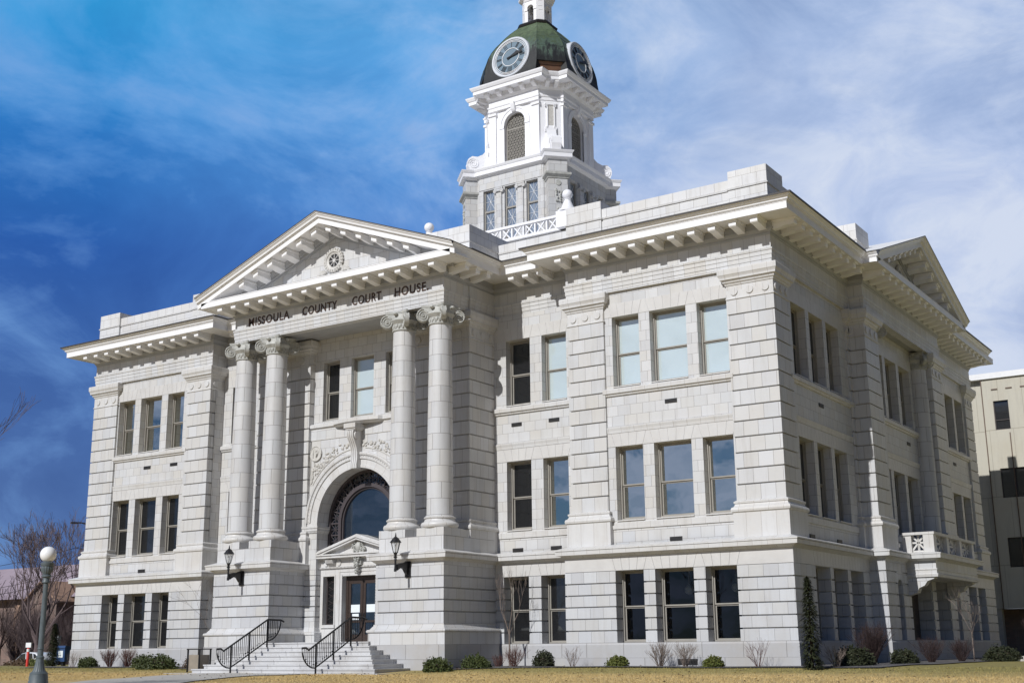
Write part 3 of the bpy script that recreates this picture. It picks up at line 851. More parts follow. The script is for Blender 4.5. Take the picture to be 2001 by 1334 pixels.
# archivolt
mb = MB(.5, 1, 0); n = 56
prof = [(ARR - .002, .0), (ARR - .002, .09), (ARR + .12, .10), (ARR + .13, .06), (ARR + .42, .07), (ARR + .43, .13), (ARR + .52, .14), (ARR + .53, .10), (ARR + .60, .11), (ARR + .62, .17), (ARR + .70, .19), (ARR + .74, .16), (ARR + .76, .0)]
i0 = len(mb.v)
arc = []
for k in range(n + 1):
    a = PI - PI * k / n
    for r, o in prof: mb.v.append((r * math.cos(a), yA - o, ARZ + r * math.sin(a)))
m_ = len(prof)
for k in range(n):
    for j in range(m_ - 1):
        mb.f.append((i0 + k * m_ + j, i0 + (k + 1) * m_ + j, i0 + (k + 1) * m_ + j + 1, i0 + k * m_ + j + 1))
        u0 = k / n * 14; u1 = (k + 1) / n * 14; mb.uv.append(((u0, .3), (u1, .3), (u1, .6), (u0, .6)))
for k in range(60):
    a = PI * (k + .5) / 60; mb.ball(((ARR + .565) * math.cos(a), yA - .11, ARZ + (ARR + .565) * math.sin(a)), .035, .04, .035, 6, 4)
for sx in (-1, 1):   # short stilts
    a, b = sorted((sx * (ARR - .002), sx * (ARR + .76))); mb.box(a, b, yA - .10, yA, 6.57, ARZ)
mb.build('archivolt', TRIM, CH, 30)
# sill bowing out over the keystone
path = [(-3.12, -.45)] + [(-3.12 + 6.24 * k / 40, -.45 - (.42 * (math.cos(PI * (-3.12 + 6.24 * k / 40) / 2.6) * .5 + .5) if abs(-3.12 + 6.24 * k / 40) < 1.3 else 0)) for k in range(1, 40)] + [(3.12, -.45)]
mb = MB(.62, 1, 0)
mb.sweep(path, [(-.05, 11.30), (.10, 11.31), (.20, 11.36), (.22, 11.40), (.27, 11.41), (.27, 11.56), (.22, 11.60), (-.3, 11.74)], False)
mb.build('bowed_sill', TRIM, CH)
# keystone console
mb = MB(.5, 1, 0)
S_ = [(.55, 11.02), (.62, 10.95), (.66, 10.80), (.62, 10.60), (.48, 10.38), (.36, 10.12), (.30, 9.85), (.31, 9.55), (.36, 9.30), (.34, 9.14), (.0, 9.10), (-.0, 11.05), (.5, 11.05)]
def ko(p, q, a): return (a, yA - p, q)
mb.poly_extrude(S_, -.20, .20, ko)
for a in (-.17, -.06, .06, .17): mb.poly_extrude([(p + (.03 if p > .2 else 0), q) for p, q in S_], a - .028, a + .028, ko)
mb.box(-.36, .36, yA - .72, yA, 11.06, 11.28); mb.box(-.30, .30, yA - .66, yA, 10.98, 11.07)
for sx in (-1, 1): mb.tube([(sx * .19, yA - .38, 10.72), (sx * .25, yA - .38, 10.72)], .22, .20, 14)
mb.build('keystone', TRIM, CH, 30)
# spandrel relief with date disc and leaves
mb = MB()
for sx in (-1, 1):
    cx, cz = sx * 2.72, 10.13
    mb.poly_extrude([(cx + .36 * math.cos(2 * PI * k / 24), cz + .36 * math.sin(2 * PI * k / 24)) for k in range(24)], yA - .06, yA + .01, lambda a, b, e: (a, e, b))
    ring = [(cx + .36 * math.cos(2 * PI * k / 24), yA - .06, cz + .36 * math.sin(2 * PI * k / 24)) for k in range(25)]
    mb.tube(ring, .03, .03, 5)
    for k in range(70):
        t = random.random(); a = R(40 + 46 * t) if True else 0; r = ARR + 1.05 + random.uniform(0, .42) * (1.0 if t < .7 else .6)
        x, z = r * math.cos(a), ARZ + r * math.sin(a)
        if z > 10.72 or abs(x) > 3.02 or math.hypot(x - 2.72, z - 10.13) < .42: continue
        mb.ball((sx * x, yA - .02, z), random.uniform(.04, .10), .05, random.uniform(.04, .09), 6, 4)
    for k in range(26):
        z = random.uniform(8.7, 9.7); x = 3.02 - random.uniform(0, .28) * (z - 8.5)
        if math.hypot(x, z - ARZ) < ARR + .98: continue
        mb.ball((sx * x, yA - .02, z), .05, .045, .07, 6, 4)
    mb.tube([(sx * .35, yA - .01, 10.80), (sx * 3.07, yA - .01, 10.80), (sx * 3.07, yA - .01, 8.6)], .025, .025, 4)
    arcp = [((ARR + .98) * math.cos(R(33 + 50 * k / 20)) * sx, yA - .01, ARZ + (ARR + .98) * math.sin(R(33 + 50 * k / 20))) for k in range(21)]
    mb.tube(arcp, .03, .03, 4)
mb.build('spandrel_relief', RELF, CH, 40)
text_obj('19', -2.91, -2.55, 9.93, .40, yA - .075, RELF, 'date_numeral', CH, .025, .01)
# arched window: bronze grille ring and navy glass
yg = .22; RI = 1.66
mb = MB(); n = 48
def band(r0, r1, y0, y1):
    i = len(mb.v)
    path = [(-1, 4.9)] + [(math.cos(PI - PI * k / n), math.sin(PI - PI * k / n)) for k in range(n + 1)] + [(1, 4.9)]
    for r, y in ((r0, y1), (r0, y0), (r1, y0), (r1, y1)):
        for q, (cx, sz) in enumerate(path):
            mb.v.append((r * cx, y, 4.9 if q in (0, len(path) - 1) else ARZ + r * sz))
    N = len(path)
    for j in range(3):
        for k in range(N - 1): mb.f.append((i + j * N + k, i + j * N + k + 1, i + (j + 1) * N + k + 1, i + (j + 1) * N + k)); mb.uv.append(None)
band(ARR - .14, ARR + .0, yg - .12, yg + .1); band(RI - .02, RI + .16, yg - .14, yg + .1)
band(RI - .10, RI - .03, yg - .05, yg + .08)
segs = [(R(180 - 15 * k), R(180 - 15 * (k + 1))) for k in range(12)]
def P(r, a, o=0): return (r * math.cos(a), yg - .03 - o, ARZ + r * math.sin(a))
r0, r1 = RI + .14, ARR - .12
for k in range(13):
    a = PI * k / 12; mb.tube([P(r0, a), P(r1, a)], .05 if k % 2 == 0 else .035, None, 4)
for a0, a1 in segs:
    am = (a0 + a1) / 2; rm = (r0 + r1) / 2
    for pa, pb in ((P(r0, a0), P(r1, a1)), (P(r0, a1), P(r1, a0)), (P(rm, a0), P(rm, a1)), (P(r0, am), P(r1, am))): mb.tube([pa, pb], .02, None, 4)
for sx in (-1, 1):
    for z in (4.95, 5.55, 6.15): mb.tube([(sx * r0, yg - .03, z), (sx * r1, yg - .03, z)], .045, None, 4)
    for z in (4.95, 5.55, 6.15):
        z1 = min(z + .6, ARZ)
        for (pa, pb) in (((r0, z), (r1, z1)), ((r0, z1), (r1, z)), (((r0 + r1) / 2, z), ((r0 + r1) / 2, z1)), ((r0, (z + z1) / 2), (r1, (z + z1) / 2))):
            mb.tube([(sx * pa[0], yg - .03, pa[1]), (sx * pb[0], yg - .03, pb[1])], .02, None, 4)
arw = mb.build('arched_window', ARCHM, CH)
mb = MB()
mb.poly_extrude([(-2.5, 4.8)] + [(2.5 * math.cos(PI - PI * k / 40), ARZ + 2.5 * math.sin(PI - PI * k / 40)) for k in range(41)] + [(2.5, 4.8)], yg + .05, yg + .08, lambda a, b, e: (a, e, b))
mb.build('pane', GL_NAVY, arw)
# door surround
mb = MB(.6, .449, 1.06)
panel(mb, -ARR, ARR, 1.05, 5.0, -.36, [(-1.03, 1.03, 1.05, 4.12), (-2.27, -1.56, 1.87, 4.14), (1.56, 2.27, 1.87, 4.14)], .34)
ds = mb.build('door_surround', TRIM, CH)
mb = MB(.6, 1, 0)
def fr(x0, x1, z0, z1, w, o):  # raised architrave round an opening
    mb.box(x0 - w, x0, -.36 - o, -.35, z0, z1 + w); mb.box(x1, x1 + w, -.36 - o, -.35, z0, z1 + w); mb.box(x0, x1, -.36 - o, -.35, z1, z1 + w)
fr(-1.03, 1.03, 1.06, 4.12, .13, .05); fr(-1.22, 1.22, 1.06, 4.31, .12, .03)
for sx in (-1, 1):
    a, b = sorted((sx * 1.56, sx * 2.27)); fr(a, b, 1.80, 4.14, .06, .03); mb.box(a - .08, b + .08, -.43, -.35, 1.72, 1.86)
mb.box(-2.47, 2.47, -.43, -.35, 4.50, 4.58)
for k in range(56): mb.box(-2.42 + k * .088, -2.42 + k * .088 + .045, -.47, -.42, 4.51, 4.57)
for k in range(44):
    for sx in (-1, 1):
        mb.box(sx * 1.05 - .02, sx * 1.05 + .02, -.44, -.40, 1.15 + k * .07, 1.15 + k * .07 + .035)
for sx in (-1, 1):
    for xx in (1.3, 2.1): mb.poly_extrude([(sx * xx + .14 * math.cos(2 * PI * k / 14), 4.76 + .14 * math.sin(2 * PI * k / 14)) for k in range(14)], -.41, -.35, lambda a, b, e: (a, e, b))
    for j in range(6): mb.poly_extrude([(.36, 4.64), (.46, 4.64), (.60, 4.74), (.66, 4.90), (.36, 4.92)], sx * 1.72 - .24 + j * .08, sx * 1.72 - .24 + j * .08 + .06, lambda p, q, a: (a, -p, q))
mb.build('door_architrave', TRIM, ds)
mb = MB(.6, 1, 0)
for (o, z0, z1) in ((.50, 4.93, 4.98), (.70, 4.98, 5.10), (.76, 5.10, 5.17)): mb.box(-2.47, 2.47, -o, -.30, z0, z1)
sl = (5.98 - 5.17) / 2.5
for sx in (-1, 1):
    for (o, a, b) in ((.76, -.0, .09), (.70, -.10, 0.0), (.66, .09, .16)):
        mb.poly_extrude([(sx * 2.47, 5.17 + a), (0, 5.98 - .09 + a), (0, 5.98 - .09 + b), (sx * 2.47, 5.17 + b)], -o, .15, lambda p, q, e: (p, e, q))
mb.poly_extrude([(-2.3, 5.15), (2.3, 5.15), (0, 5.92)], -.40, -.30, lambda p, q, e: (p, e, q))
mb.build('door_pediment', TRIM, ds)
mb = MB()
mb.ball((0, -.50, 5.46), .17, .12, .22, 12, 8)
for k in range(40):
    a = random.uniform(0, 2 * PI); r = random.uniform(.15, .34); mb.ball((r * 1.25 * math.cos(a), -.50, 5.40 + r * .8 * math.sin(a)), .06, .08, .055, 6, 4)
for k in range(46):
    z = random.uniform(4.22, 5.0); w = .06 + .12 * (z - 4.2) / .8; mb.ball((random.uniform(-w, w), -.60 + random.uniform(-.04, .04) * 1, z), .05, .09, .06, 6, 4)
mb.box(-.2, .2, -.56, -.36, 4.6, 4.93)
mb.build('cartouche', CAPM, ds, 40)
for sx in (-1, 1):
    x0, x1 = sorted((sx * .015, sx * .90)); mb = MB(); y = -.06; st = .15
    mb.box(x0, x0 + st, y - .03, y + .03, 1.06, 3.92); mb.box(x1 - st, x1, y - .03, y + .03, 1.06, 3.92)
    mb.box(x0 + st, x1 - st, y - .03, y + .03, 1.06, 1.40); mb.box(x0 + st, x1 - st, y - .03, y + .03, 3.76, 3.92)
    mb.box(x0 + st, x1 - st, y - .035, y + .03, 1.95, 2.05)
    d = mb.build('door', WOOD, CH)
    mb = MB(); mb.box(x0 + st, x1 - st, y, y + .012, 1.40, 1.95); mb.box(x0 + st, x1 - st, y, y + .012, 2.05, 3.76); mb.build('pane', GL_NAVY, d)
    mb = MB(); xx = sx * .09; mb.box(xx - .035, xx + .035, y - .05, y - .03, 2.0, 2.4); mb.tube([(xx, y - .05, 2.05), (xx, y - .10, 2.08), (xx, y - .10, 2.30), (xx, y - .05, 2.33)], .014, None, 6); mb.build('door_handle', IRON, d)
mb = MB(); mb.box(-1.03, -.90, -.12, .02, 1.06, 4.12); mb.box(.90, 1.03, -.12, .02, 1.06, 4.12); mb.box(-.90, .90, -.12, .02, 3.92, 4.12); mb.build('door_frame', WOOD, CH)
for sx in (-1, 1):
    a, b = sorted((sx * 1.56, sx * 2.27)); mb = MB(); fw = .06; y = -.05
    mb.box(a, a + fw, y - .06, y, 1.87, 4.14); mb.box(b - fw, b, y - .06, y, 1.87, 4.14); mb.box(a + fw, b - fw, y - .06, y, 1.87, 1.93); mb.box(a + fw, b - fw, y - .06, y, 4.08, 4.14)
    for k in range(6):
        z = 2.1 + k * .33
        mb.tube([(a + fw, y - .03, z), (b - fw, y - .03, z + .26)], .012, None, 4); mb.tube([(a + fw, y - .03, z + .26), (b - fw, y - .03, z)], .012, None, 4)
    s_ = mb.build('sidelight', DFRAME, CH)
    mb = MB(); mb.quad((a, y - .01, 1.87), (b, y - .01, 1.87), (b, y - .01, 4.14), (a, y - .01, 4.14)); mb.build('pane', GL_DARK, s_)
# paper notices
def notice(x0, x1, z0, z1, label):
    mb = MB(); mb.box(x0, x1, -.075, -.072, z0, z1); tag(mb.build('paper_notice', PAPER, None), label, 'notice')
notice(-.74, -.20, 2.42, 2.78, 'larger white paper notice taped on the glass of the left entrance door')
notice(-.66, -.26, 2.08, 2.36, 'small white paper notice below the larger one on the left entrance door')
notice(.22, .74, 2.42, 2.78, 'white paper notice taped on the glass of the right entrance door')

# wall lanterns
for sx in (-1, 1):
    x = sx * 5.04; y0 = -PF; yl = -PF - .9
    mb = MB(); mb.box(x - .15, x + .15, y0 - .06, y0 + .02, 3.72, 4.40); mb.box(x - .11, x + .11, y0 - .10, y0 - .05, 3.78, 4.36)
    arm = [(0.08, 3.80), (.22, 3.90), (.36, 4.06), (.52, 4.12), (.70, 4.04), (.80, 3.98), (.80, 4.24), (.62, 4.30), (.42, 4.30), (.26, 4.36), (.08, 4.40)]
    mb.poly_extrude(arm, x - .055, x + .055, lambda p, q, a: (a, y0 - p, q))
    l = mb.build('wall_lantern', IRON, CH)
    mb = MB(); mb.lathe((x, yl), [(.05, 3.93), (.06, 3.94), (.06, 4.06), (.045, 4.08), (.045, 4.40), (.07, 4.42), (.05, 4.50), (.09, 4.55), (.05, 4.60), (.07, 4.66), (.10, 4.74)], 12)
    for k in range(6):
        a = 2 * PI * k / 6; ca, sa = math.cos(a), math.sin(a)
        mb.tube([(x + .10 * ca, yl + .10 * sa, 4.73), (x + .21 * ca, yl + .21 * sa, 5.16)], .013, None, 4)
    mb.lathe((x, yl), [(.26, 5.16), (.24, 5.19), (.14, 5.33), (.06, 5.40), (.03, 5.42), (.035, 5.46), (.01, 5.58)], 12)
    mb.build('lantern_frame', IRON, l)
    mb = MB(); mb.lathe((x, yl), [(.09, 4.74), (.195, 5.155)], 6, None, False); mb.build('lantern_pane', CLEAR, l)
    mb = MB(); mb.lathe((x, yl), [(.03, 4.76), (.035, 4.9), (.045, 4.98), (.03, 5.06)], 10); mb.build('lantern_bulb', GLOBE, l, 60)

# ventilation grilles
def vent(T, u, z, d, w=.56, h=.17):
    mb = MB(T=T); mb.box(u - w / 2, u + w / 2, d - .03, d + .02, z - h / 2, z + h / 2)
    for k in range(3): mb.box(u - w / 2 + .03, u + w / 2 - .03, d - .045, d - .02, z - h / 2 + .03 + k * .05, z - h / 2 + .045 + k * .05)
    mb.build('vent_grille', VENT, CH)
for u, z, d in ((16.3, 10.73, DW), (16.28, 4.99, DW), (7.95, 10.73, 1.22), (9.98, 10.73, 1.22), (7.95, 4.99, 1.22), (9.98, 4.99, 1.22), (-16.3, 10.73, DW), (-14.13, 10.73, DW), (-16.25, 5.02, DW), (1.0, 0, 0)):
    if z: vent(T0, u, z, d)
for u, z in ((5.28, 10.74), (18.2, 10.74), (27.3, 10.74), (3.1, 4.99), (6.4, 4.99)): vent(T1, u, z, DW)
vent(T0, 16.75, .12, -.05, .85, .22)

# ------------------------------------------------------------------ parapets, roofs
def pbox(mb, x0, x1, y0, y1, zt, zl=18.2):
    mb.box(x0, x1, y0, y1, zl, zt)
def pline(mb, x0, x1, y0, y1, z):
    mb.sweep([(x0, y0), (x1, y0), (x1, y1), (x0, y1)], [(0, z - .08), (.045, z - .06), (.05, z), (.0, z + .03)])
mb = MB(.66, .47, 18.06); mt = MB(.66, 1, 0)
for sx in (-1, 1):
    def q(a, b): return tuple(sorted((sx * a, sx * b)))
    for (a, b, y0, y1, zt) in ((19.42, 21.15, .23, 2.04, 20.22), (11.39, 13.23, .26, 2.0, 20.26), (13.23, 19.42, .34, 1.0, 19.88), (6.5, 11.39, 1.92, 2.6, 19.86)):
        x0, x1 = q(a, b); pbox(mb, x0, x1, y0, y1, zt); pline(mt, x0, x1, y0, y1, 19.44)
    x0, x1 = q(20.5, 21.05); pbox(mb, x0, x1, 2.04, 10.0, 19.88)
pbox(mb, -6.5, 6.5, -.5, 3.6, 20.30); pline(mt, -6.5, 6.5, -.5, 3.6, 19.5)
pbox(mb, 18.5, 21.7, 10.0, 11.9, 20.3); pline(mt, 18.5, 21.7, 10.0, 11.9, 19.5)
pbox(mb, 18.5, 21.7, 20.3, 22.2, 20.3); pbox(mb, 20.5, 21.05, 22.2, L - .5, 19.88)
mb.build('parapet', WTER, CH); mt.build('parapet_moulding', TRIM, CH)
mb = MB(); mb.box(-21.0, 21.0, 1.2, L - .3, 18.0, 18.30); mb.box(-10.9, 10.9, 2.7, 12, 18.3, 18.34)
mb.build('roof', WROOF, CH)
mb = MB(.6, .45, 18.3); mb.box(-4.9, 4.9, 11.4, 21.2, 18.3, 23.75); mb.build('tower_plinth', WTER, CH)
# balustrade round the tower foot
mb = MB(); yb = 11.33; hb = 4.95
for (T, uc, dd) in ((T0, 0.0, yb), (lambda u, d, z: (hb - (d - yb) , u, z), 16.3, yb)):
    mb.T = T
    mb.box(uc - hb, uc + hb, dd - .12, dd + .12, 23.74, 23.90); mb.box(uc - hb, uc + hb, dd - .14, dd + .14, 24.52, 24.66)
    k = 0; u = uc - hb + .6
    while u < uc + hb - .6:
        mb.poly_extrude([(u, 23.9), (u + .09, 23.9), (u + .62, 24.52), (u + .53, 24.52)], dd - .06, dd + .02, lambda p, q, a: (p, a, q))
        mb.poly_extrude([(u + .53, 23.9), (u + .62, 23.9), (u + .09, 24.52), (u, 24.52)], dd - .055, dd + .06, lambda p, q, a: (p, a, q))
        mb.box(u + .66, u + .76, dd - .07, dd + .07, 23.9, 24.52)
        u += .80
BAL = mb.build('balustrade', BELF, CH)
mb.T = T0
for sx in (-1, 1):
    for yy in (yb, 21.27):
        m = MB(); x = sx * hb
        m.box(x - .5, x + .5, yy - .5, yy + .5, 23.74, 24.72)
        m.lathe((x, yy), [(.58, 24.72), (.58, 24.82), (.46, 24.86), (.36, 25.0), (.26, 25.24), (.18, 25.42), (.22, 25.46), (.18, 25.50)], 20)
        m.ball((x, yy, 25.78), .30, None, None, 24, 16); m.build('ball_finial', BELF, BAL, 40)

# ------------------------------------------------------------------ clock tower
YC = 16.3
def octp(a, b): return [(-b, YC - a), (b, YC - a), (a, YC - b), (a, YC + b), (b, YC + a), (-b, YC + a), (-a, YC + b), (-a, YC - b)]
def Trot(k):
    ca, sa = math.cos(k * PI / 2), math.sin(k * PI / 2)
    def f(u, d, z):   # d measured outwards-negative from the tower axis, like the front
        x, y = u, d; return (x * ca - y * sa, YC + x * sa + y * ca, z)
    return f
def Tch(k):
    a = PI / 4 + k * PI / 2; ca, sa = math.cos(a), math.sin(a)
    def f(u, d, z): return (u * ca - d * sa, YC + u * sa + d * ca, z)
    return f
A1, B1 = 3.40, 2.35
CHD = (A1 + B1) / math.sqrt(2)      # distance of the chamfer plane
tw = MB(.55, .42, 23.9); tb = MB(.55, .42, 23.9)
TWIN = [(-1.98, -1.16), (-.41, .41), (1.16, 1.98)]
for k in range(4):
    tw.T = Trot(k)
    panel(tw, -B1 - .05, B1 + .05, 23.7, 29.2, -A1, [(a, b, 24.2, 27.95) for a, b in TWIN], .35)
    tw.T = Tch(k); cw = (A1 - B1) / math.sqrt(2)
    tw.box(-cw - .02, cw + .02, -CHD - .0, -CHD + .6, 23.7, 29.2)
    tb.T = Tch(k)
    tb.box(-.58, .58, -CHD - .76, -CHD + .2, 23.7, 29.2)
tw.T = T0
tw.build('tower_lower_stage', TER, CH)
tp = tb.build('tower_corner_pier', TER, CH)
mb = MB(.6, 1, 0)
for k in range(4):
    f = Tch(k); r = [f(u, d, 0)[:2] for u, d in ((-.58, -CHD - .76), (.58, -CHD - .76), (.58, -CHD + .2), (-.58, -CHD + .2))]
    mb.sweep(r, [(0, 27.62), (.05, 27.64), (.06, 27.72), (.16, 27.80), (.20, 27.84), (.20, 27.98), (0, 28.0)])
    mb.T = f; mb.poly_extrude([(.17 * math.cos(2 * PI * j / 14), 27.35 + .17 * math.sin(2 * PI * j / 14)) for j in range(14)], -CHD - .80, -CHD - .74, lambda a, b, e: (a, e, b))
    mb.T = T0
    for j in range(26):
        z = 25.4 + 1.6 * random.random(); q = f(random.uniform(-.16, .16) * (.5 + (z - 25.4) / 2), -CHD - .79, z); mb.ball(q, .07, .07, .07, 6, 4)
mb.build('pier_capital', CAPM, tp, 40)
# windows of the lower stage with Ionic mullions
mm = MB()
for k in range(4):
    T = Trot(k)
    for a, b in TWIN:
        m = MB(T=T); d = -A1 + .22; fw = .07
        m.box(a, a + fw, d - .08, d + .06, 24.2, 27.95); m.box(b - fw, b, d - .08, d + .06, 24.2, 27.95); m.box(a + fw, b - fw, d - .08, d + .06, 27.88, 27.95); m.box(a + fw, b - fw, d - .08, d + .06, 26.55, 26.65); m.box(a + fw, b - fw, d - .08, d + .06, 24.2, 24.28)
        w = m.build('tower_window', FRAME, CH)
        m = MB(T=T); m.quad((a, d + .01, 24.2), (b, d + .01, 24.2), (b, d + .01, 27.95), (a, d + .01, 27.95)); m.build('pane', GL_LEAD, w)
        m = MB()
        for z0, z1 in ((24.3, 26.55), (26.65, 27.88)):
            zm = (z0 + z1) / 2 if z1 - z0 < 1.5 else z1 - .62
            um = (a + b) / 2; a2, b2 = a + fw, b - fw; h = min(.62, (z1 - z0) / 2)
            for pa, pb in (((a2, zm - h), (b2, zm + h)), ((a2, zm + h), (b2, zm - h)), ((a2, zm), (b2, zm)), ((um, z0), (um, z1))):
                m.tube([T(pa[0], d - .01, pa[1]), T(pb[0], d - .01, pb[1])], .010, None, 4)
            if z1 - z0 > 1.5:
                for pa, pb in (((a2, z0), (b2, zm - h)), ((a2, zm - h), (b2, z0)), ((a2, zm - h), (b2, zm - h))): m.tube([T(pa[0], d - .01, pa[1]), T(pb[0], d - .01, pb[1])], .010, None, 4)
        m.build('window_lattice', WHITE, w)
    mm.T = T
    for u in (-.785, .785):
        mm.box(u - .20, u + .20, -A1 - .10, -A1 + .3, 24.0, 27.6); mm.box(u - .30, u + .30, -A1 - .15, -A1, 27.85, 27.95)
        for s_ in (-1, 1):
            mm.poly_extrude([(u + s_ * .25 + .12 * math.cos(2 * PI * j / 12), 27.72 + .12 * math.sin(2 * PI * j / 12)) for j in range(12)], -A1 - .16, -A1, lambda a, b, e: (a, e, b))
        mm.box(u - .25, u + .25, -A1 - .13, -A1, 27.70, 27.86)
mm.build('tower_mullion', TER, CH)
# ledge over the lower stage with forward breaks at the corner piers
def broken_oct(a, b, pw, po):
    pts = []
    for k in range(4):
        f = Trot(k); g = Tch(k); cd = (a + b) / math.sqrt(2)
        pts.append(f(-b + .0, -a, 0)[:2]); pts.append(f(b, -a, 0)[:2])
        pts.append(g(-pw, -cd, 0)[:2]); pts.append(g(-pw, -cd - po, 0)[:2]); pts.append(g(pw, -cd - po, 0)[:2]); pts.append(g(pw, -cd, 0)[:2])
    return pts
mb = MB(.55, .42, 28)
bo = broken_oct(A1 + .02, B1 - .1, .58, .76)
mb.sweep(bo, [(-.3, 28.02), (.02, 28.02), (.02, 29.10), (-.2, 29.12)]); mb.build('tower_frieze', TER, CH)
mb = MB(); mb.sweep(bo, [(0, 28.80), (.05, 28.82), (.10, 28.92), (.24, 28.96), (.24, 28.94), (.27, 28.94), (.27, 29.20), (.30, 29.21), (.36, 29.32), (.37, 29.36), (-1.2, 29.52)]); mb.build('tower_ledge', BELF, CH)
# belfry
A2, B2 = 2.80, 1.82
CH2 = (A2 + B2) / math.sqrt(2)
bz0, bz1 = 29.2, 33.75
mb = MB(); wr, wz = .76, 32.2
for k in range(4):
    T = Trot(k); mb.T = T; n = 24
    mb.quad((-B2, -A2, bz0), (B2, -A2, bz0), (B2, -A2, 29.65), (-B2, -A2, 29.65))
    for s_ in (-1, 1): mb.quad((s_ * wr, -A2, 29.65), (s_ * B2, -A2, 29.65), (s_ * B2, -A2, bz1), (s_ * wr, -A2, bz1))
    pts = [(wr * math.cos(PI - PI * j / n), wz + wr * math.sin(PI - PI * j / n)) for j in range(n + 1)]
    for (x0, z0), (x1, z1) in zip(pts, pts[1:]):
        mb.quad((x0, -A2, z0), (x1, -A2, z1), (x1, -A2, bz1), (x0, -A2, bz1)); mb.quad((x0, -A2, z0), (x0, -A2 + .35, z0), (x1, -A2 + .35, z1), (x1, -A2, z1))
    for s_ in (-1, 1): mb.quad((s_ * wr, -A2, 29.65), (s_ * wr, -A2 + .35, 29.65), (s_ * wr, -A2 + .35, wz), (s_ * wr, -A2, wz))
    mb.quad((-wr, -A2, 29.65), (wr, -A2, 29.65), (wr, -A2 + .35, 29.65), (-wr, -A2 + .35, 29.65))
    # pilasters on the face corners, archivolt, impost, keystone
    for s_ in (-1, 1):
        a, b = sorted((s_ * (B2 - .48), s_ * (B2 + .02))); mb.box(a, b, -A2 - .12, -A2 + .1, bz0, 33.1)
        mb.box(a - .06, b + .06, -A2 - .2, -A2 + .1, 33.0, 33.15); mb.box(a - .04, b + .04, -A2 - .17, -A2 + .1, bz0, 29.6)
        a, b = sorted((s_ * wr, s_ * (wr + .36))); mb.box(a, b, -A2 - .09, -A2 + .05, 32.02, 32.2); mb.box(a, b - .0, -A2 - .05, -A2 + .05, 29.5, 32.02)
    for (r0_, r1_, o) in ((wr, wr + .22, .06), (wr + .22, wr + .36, .10)):
        for j in range(n):
            a0, a1 = PI - PI * j / n, PI - PI * (j + 1) / n
            mb.poly_extrude([(r0_ * math.cos(a0), wz + r0_ * math.sin(a0)), (r0_ * math.cos(a1), wz + r0_ * math.sin(a1)), (r1_ * math.cos(a1), wz + r1_ * math.sin(a1)), (r1_ * math.cos(a0), wz + r1_ * math.sin(a0))], -A2 - o, -A2 + .02, lambda p, q, e: (p, e, q))
    mb.poly_extrude([(.05, 32.95), (.16, 32.98), (.24, 33.1), (.34, 33.4), (.36, 33.55), (.0, 33.55)], -.14, .14, lambda p, q, a: (a, -A2 - p, q))
    mb.T = Tch(k); cw = (A2 - B2) / math.sqrt(2)
    mb.box(-cw, cw, -CH2, -CH2 + .5, bz0, bz1)
    # raised panel on the chamfer and scroll at its foot
    for (u0, u1, z0, z1) in ((-.36, .36, 33.0, 33.15), (-.36, -.30, 32.85, 33.05), (.30, .36, 32.85, 33.05), (-.26, -.18, 31.4, 33.0), (.18, .26, 31.4, 33.0), (-.36, .36, 31.2, 31.38), (-.36, -.2, 31.2, 31.55), (.2, .36, 31.2, 31.55), (-.36, -.2, 32.85, 33.02), (.2, .36, 32.85, 33.02)):
        mb.box(u0, u1, -CH2 - .08, -CH2 + .02, z0, z1)
    sc = [(0, 29.3), (0, 31.7), (.05, 31.6), (.10, 31.3), (.22, 30.95), (.45, 30.68), (.78, 30.52), (1.10, 30.55), (1.36, 30.34), (1.40, 29.96), (1.24, 29.55), (1.2, 29.3)]
    mb.poly_extrude(sc, -.30, .30, lambda p, q, a: (a, -CH2 - p, q))
    for s_ in (-1, 1):
        f = Tch(k); mb.T = T0
        sp = [f(s_ * .31, -CH2 - 1.03 - (.36 - .0075 * j) * math.cos(j * .4), 30.06 + (.36 - .0075 * j) * math.sin(j * .4)) for j in range(40)]
        mb.tube(sp, .035, .02, 4); mb.T = f
    for j in range(4):
        mb.box(-.28 + j * .16, -.18 + j * .16, -CH2 - .10, -CH2, 30.55, 30.85)
mb.T = T0
bf = mb.build('belfry', BELF, CH)
mb = MB(); pm = MB()
for k in range(4):
    T = Tch(k); pm.T = T; pm.box(-.18, .18, -CH2 - .03, -CH2 + .01, 31.4, 33.0)
    T = Trot(k); pm.T = T0
def ressaut(a, b, p):
    o = []
    for k in range(4):
        f = Trot(k); o += [f(-b, -a, 0)[:2], f(-b, -a - p, 0)[:2], f(b, -a - p, 0)[:2], f(b, -a, 0)[:2]]
    return o
mb.sweep(ressaut(A2, B2, .13), [(-.2, 33.3), (.04, 33.3), (.04, 33.5), (.08, 33.52), (.10, 33.62), (.02, 33.65), (.02, 34.0), (.08, 34.05), (.16, 34.15), (.16, 34.42), (.68, 34.42), (.70, 34.40), (.74, 34.40), (.74, 34.60), (.80, 34.64), (.88, 34.78), (.90, 34.86), (-.4, 35.0)])
mb.build('belfry_cornice', BELF, bf); pm.build('belfry_panel', RELF, bf)
mb = MB()
for k in range(4):
    mb.T = Trot(k)
    for j in range(5): u = -1.72 + j * .86; mb.poly_extrude([(0, 34.40), (0, 34.10), (.3, 34.16), (.52, 34.28), (.56, 34.40)], u - .13, u + .13, lambda p, q, a: (a, -A2 - .16 - p, q))
    mb.T = Tch(k)
    for u in (-.28, .28): mb.poly_extrude([(0, 34.40), (0, 34.10), (.3, 34.16), (.52, 34.28), (.56, 34.40)], u - .12, u + .12, lambda p, q, a: (a, -CH2 - .16 - p, q))
mb.T = T0; mb.build('belfry_bracket', BELF, bf)
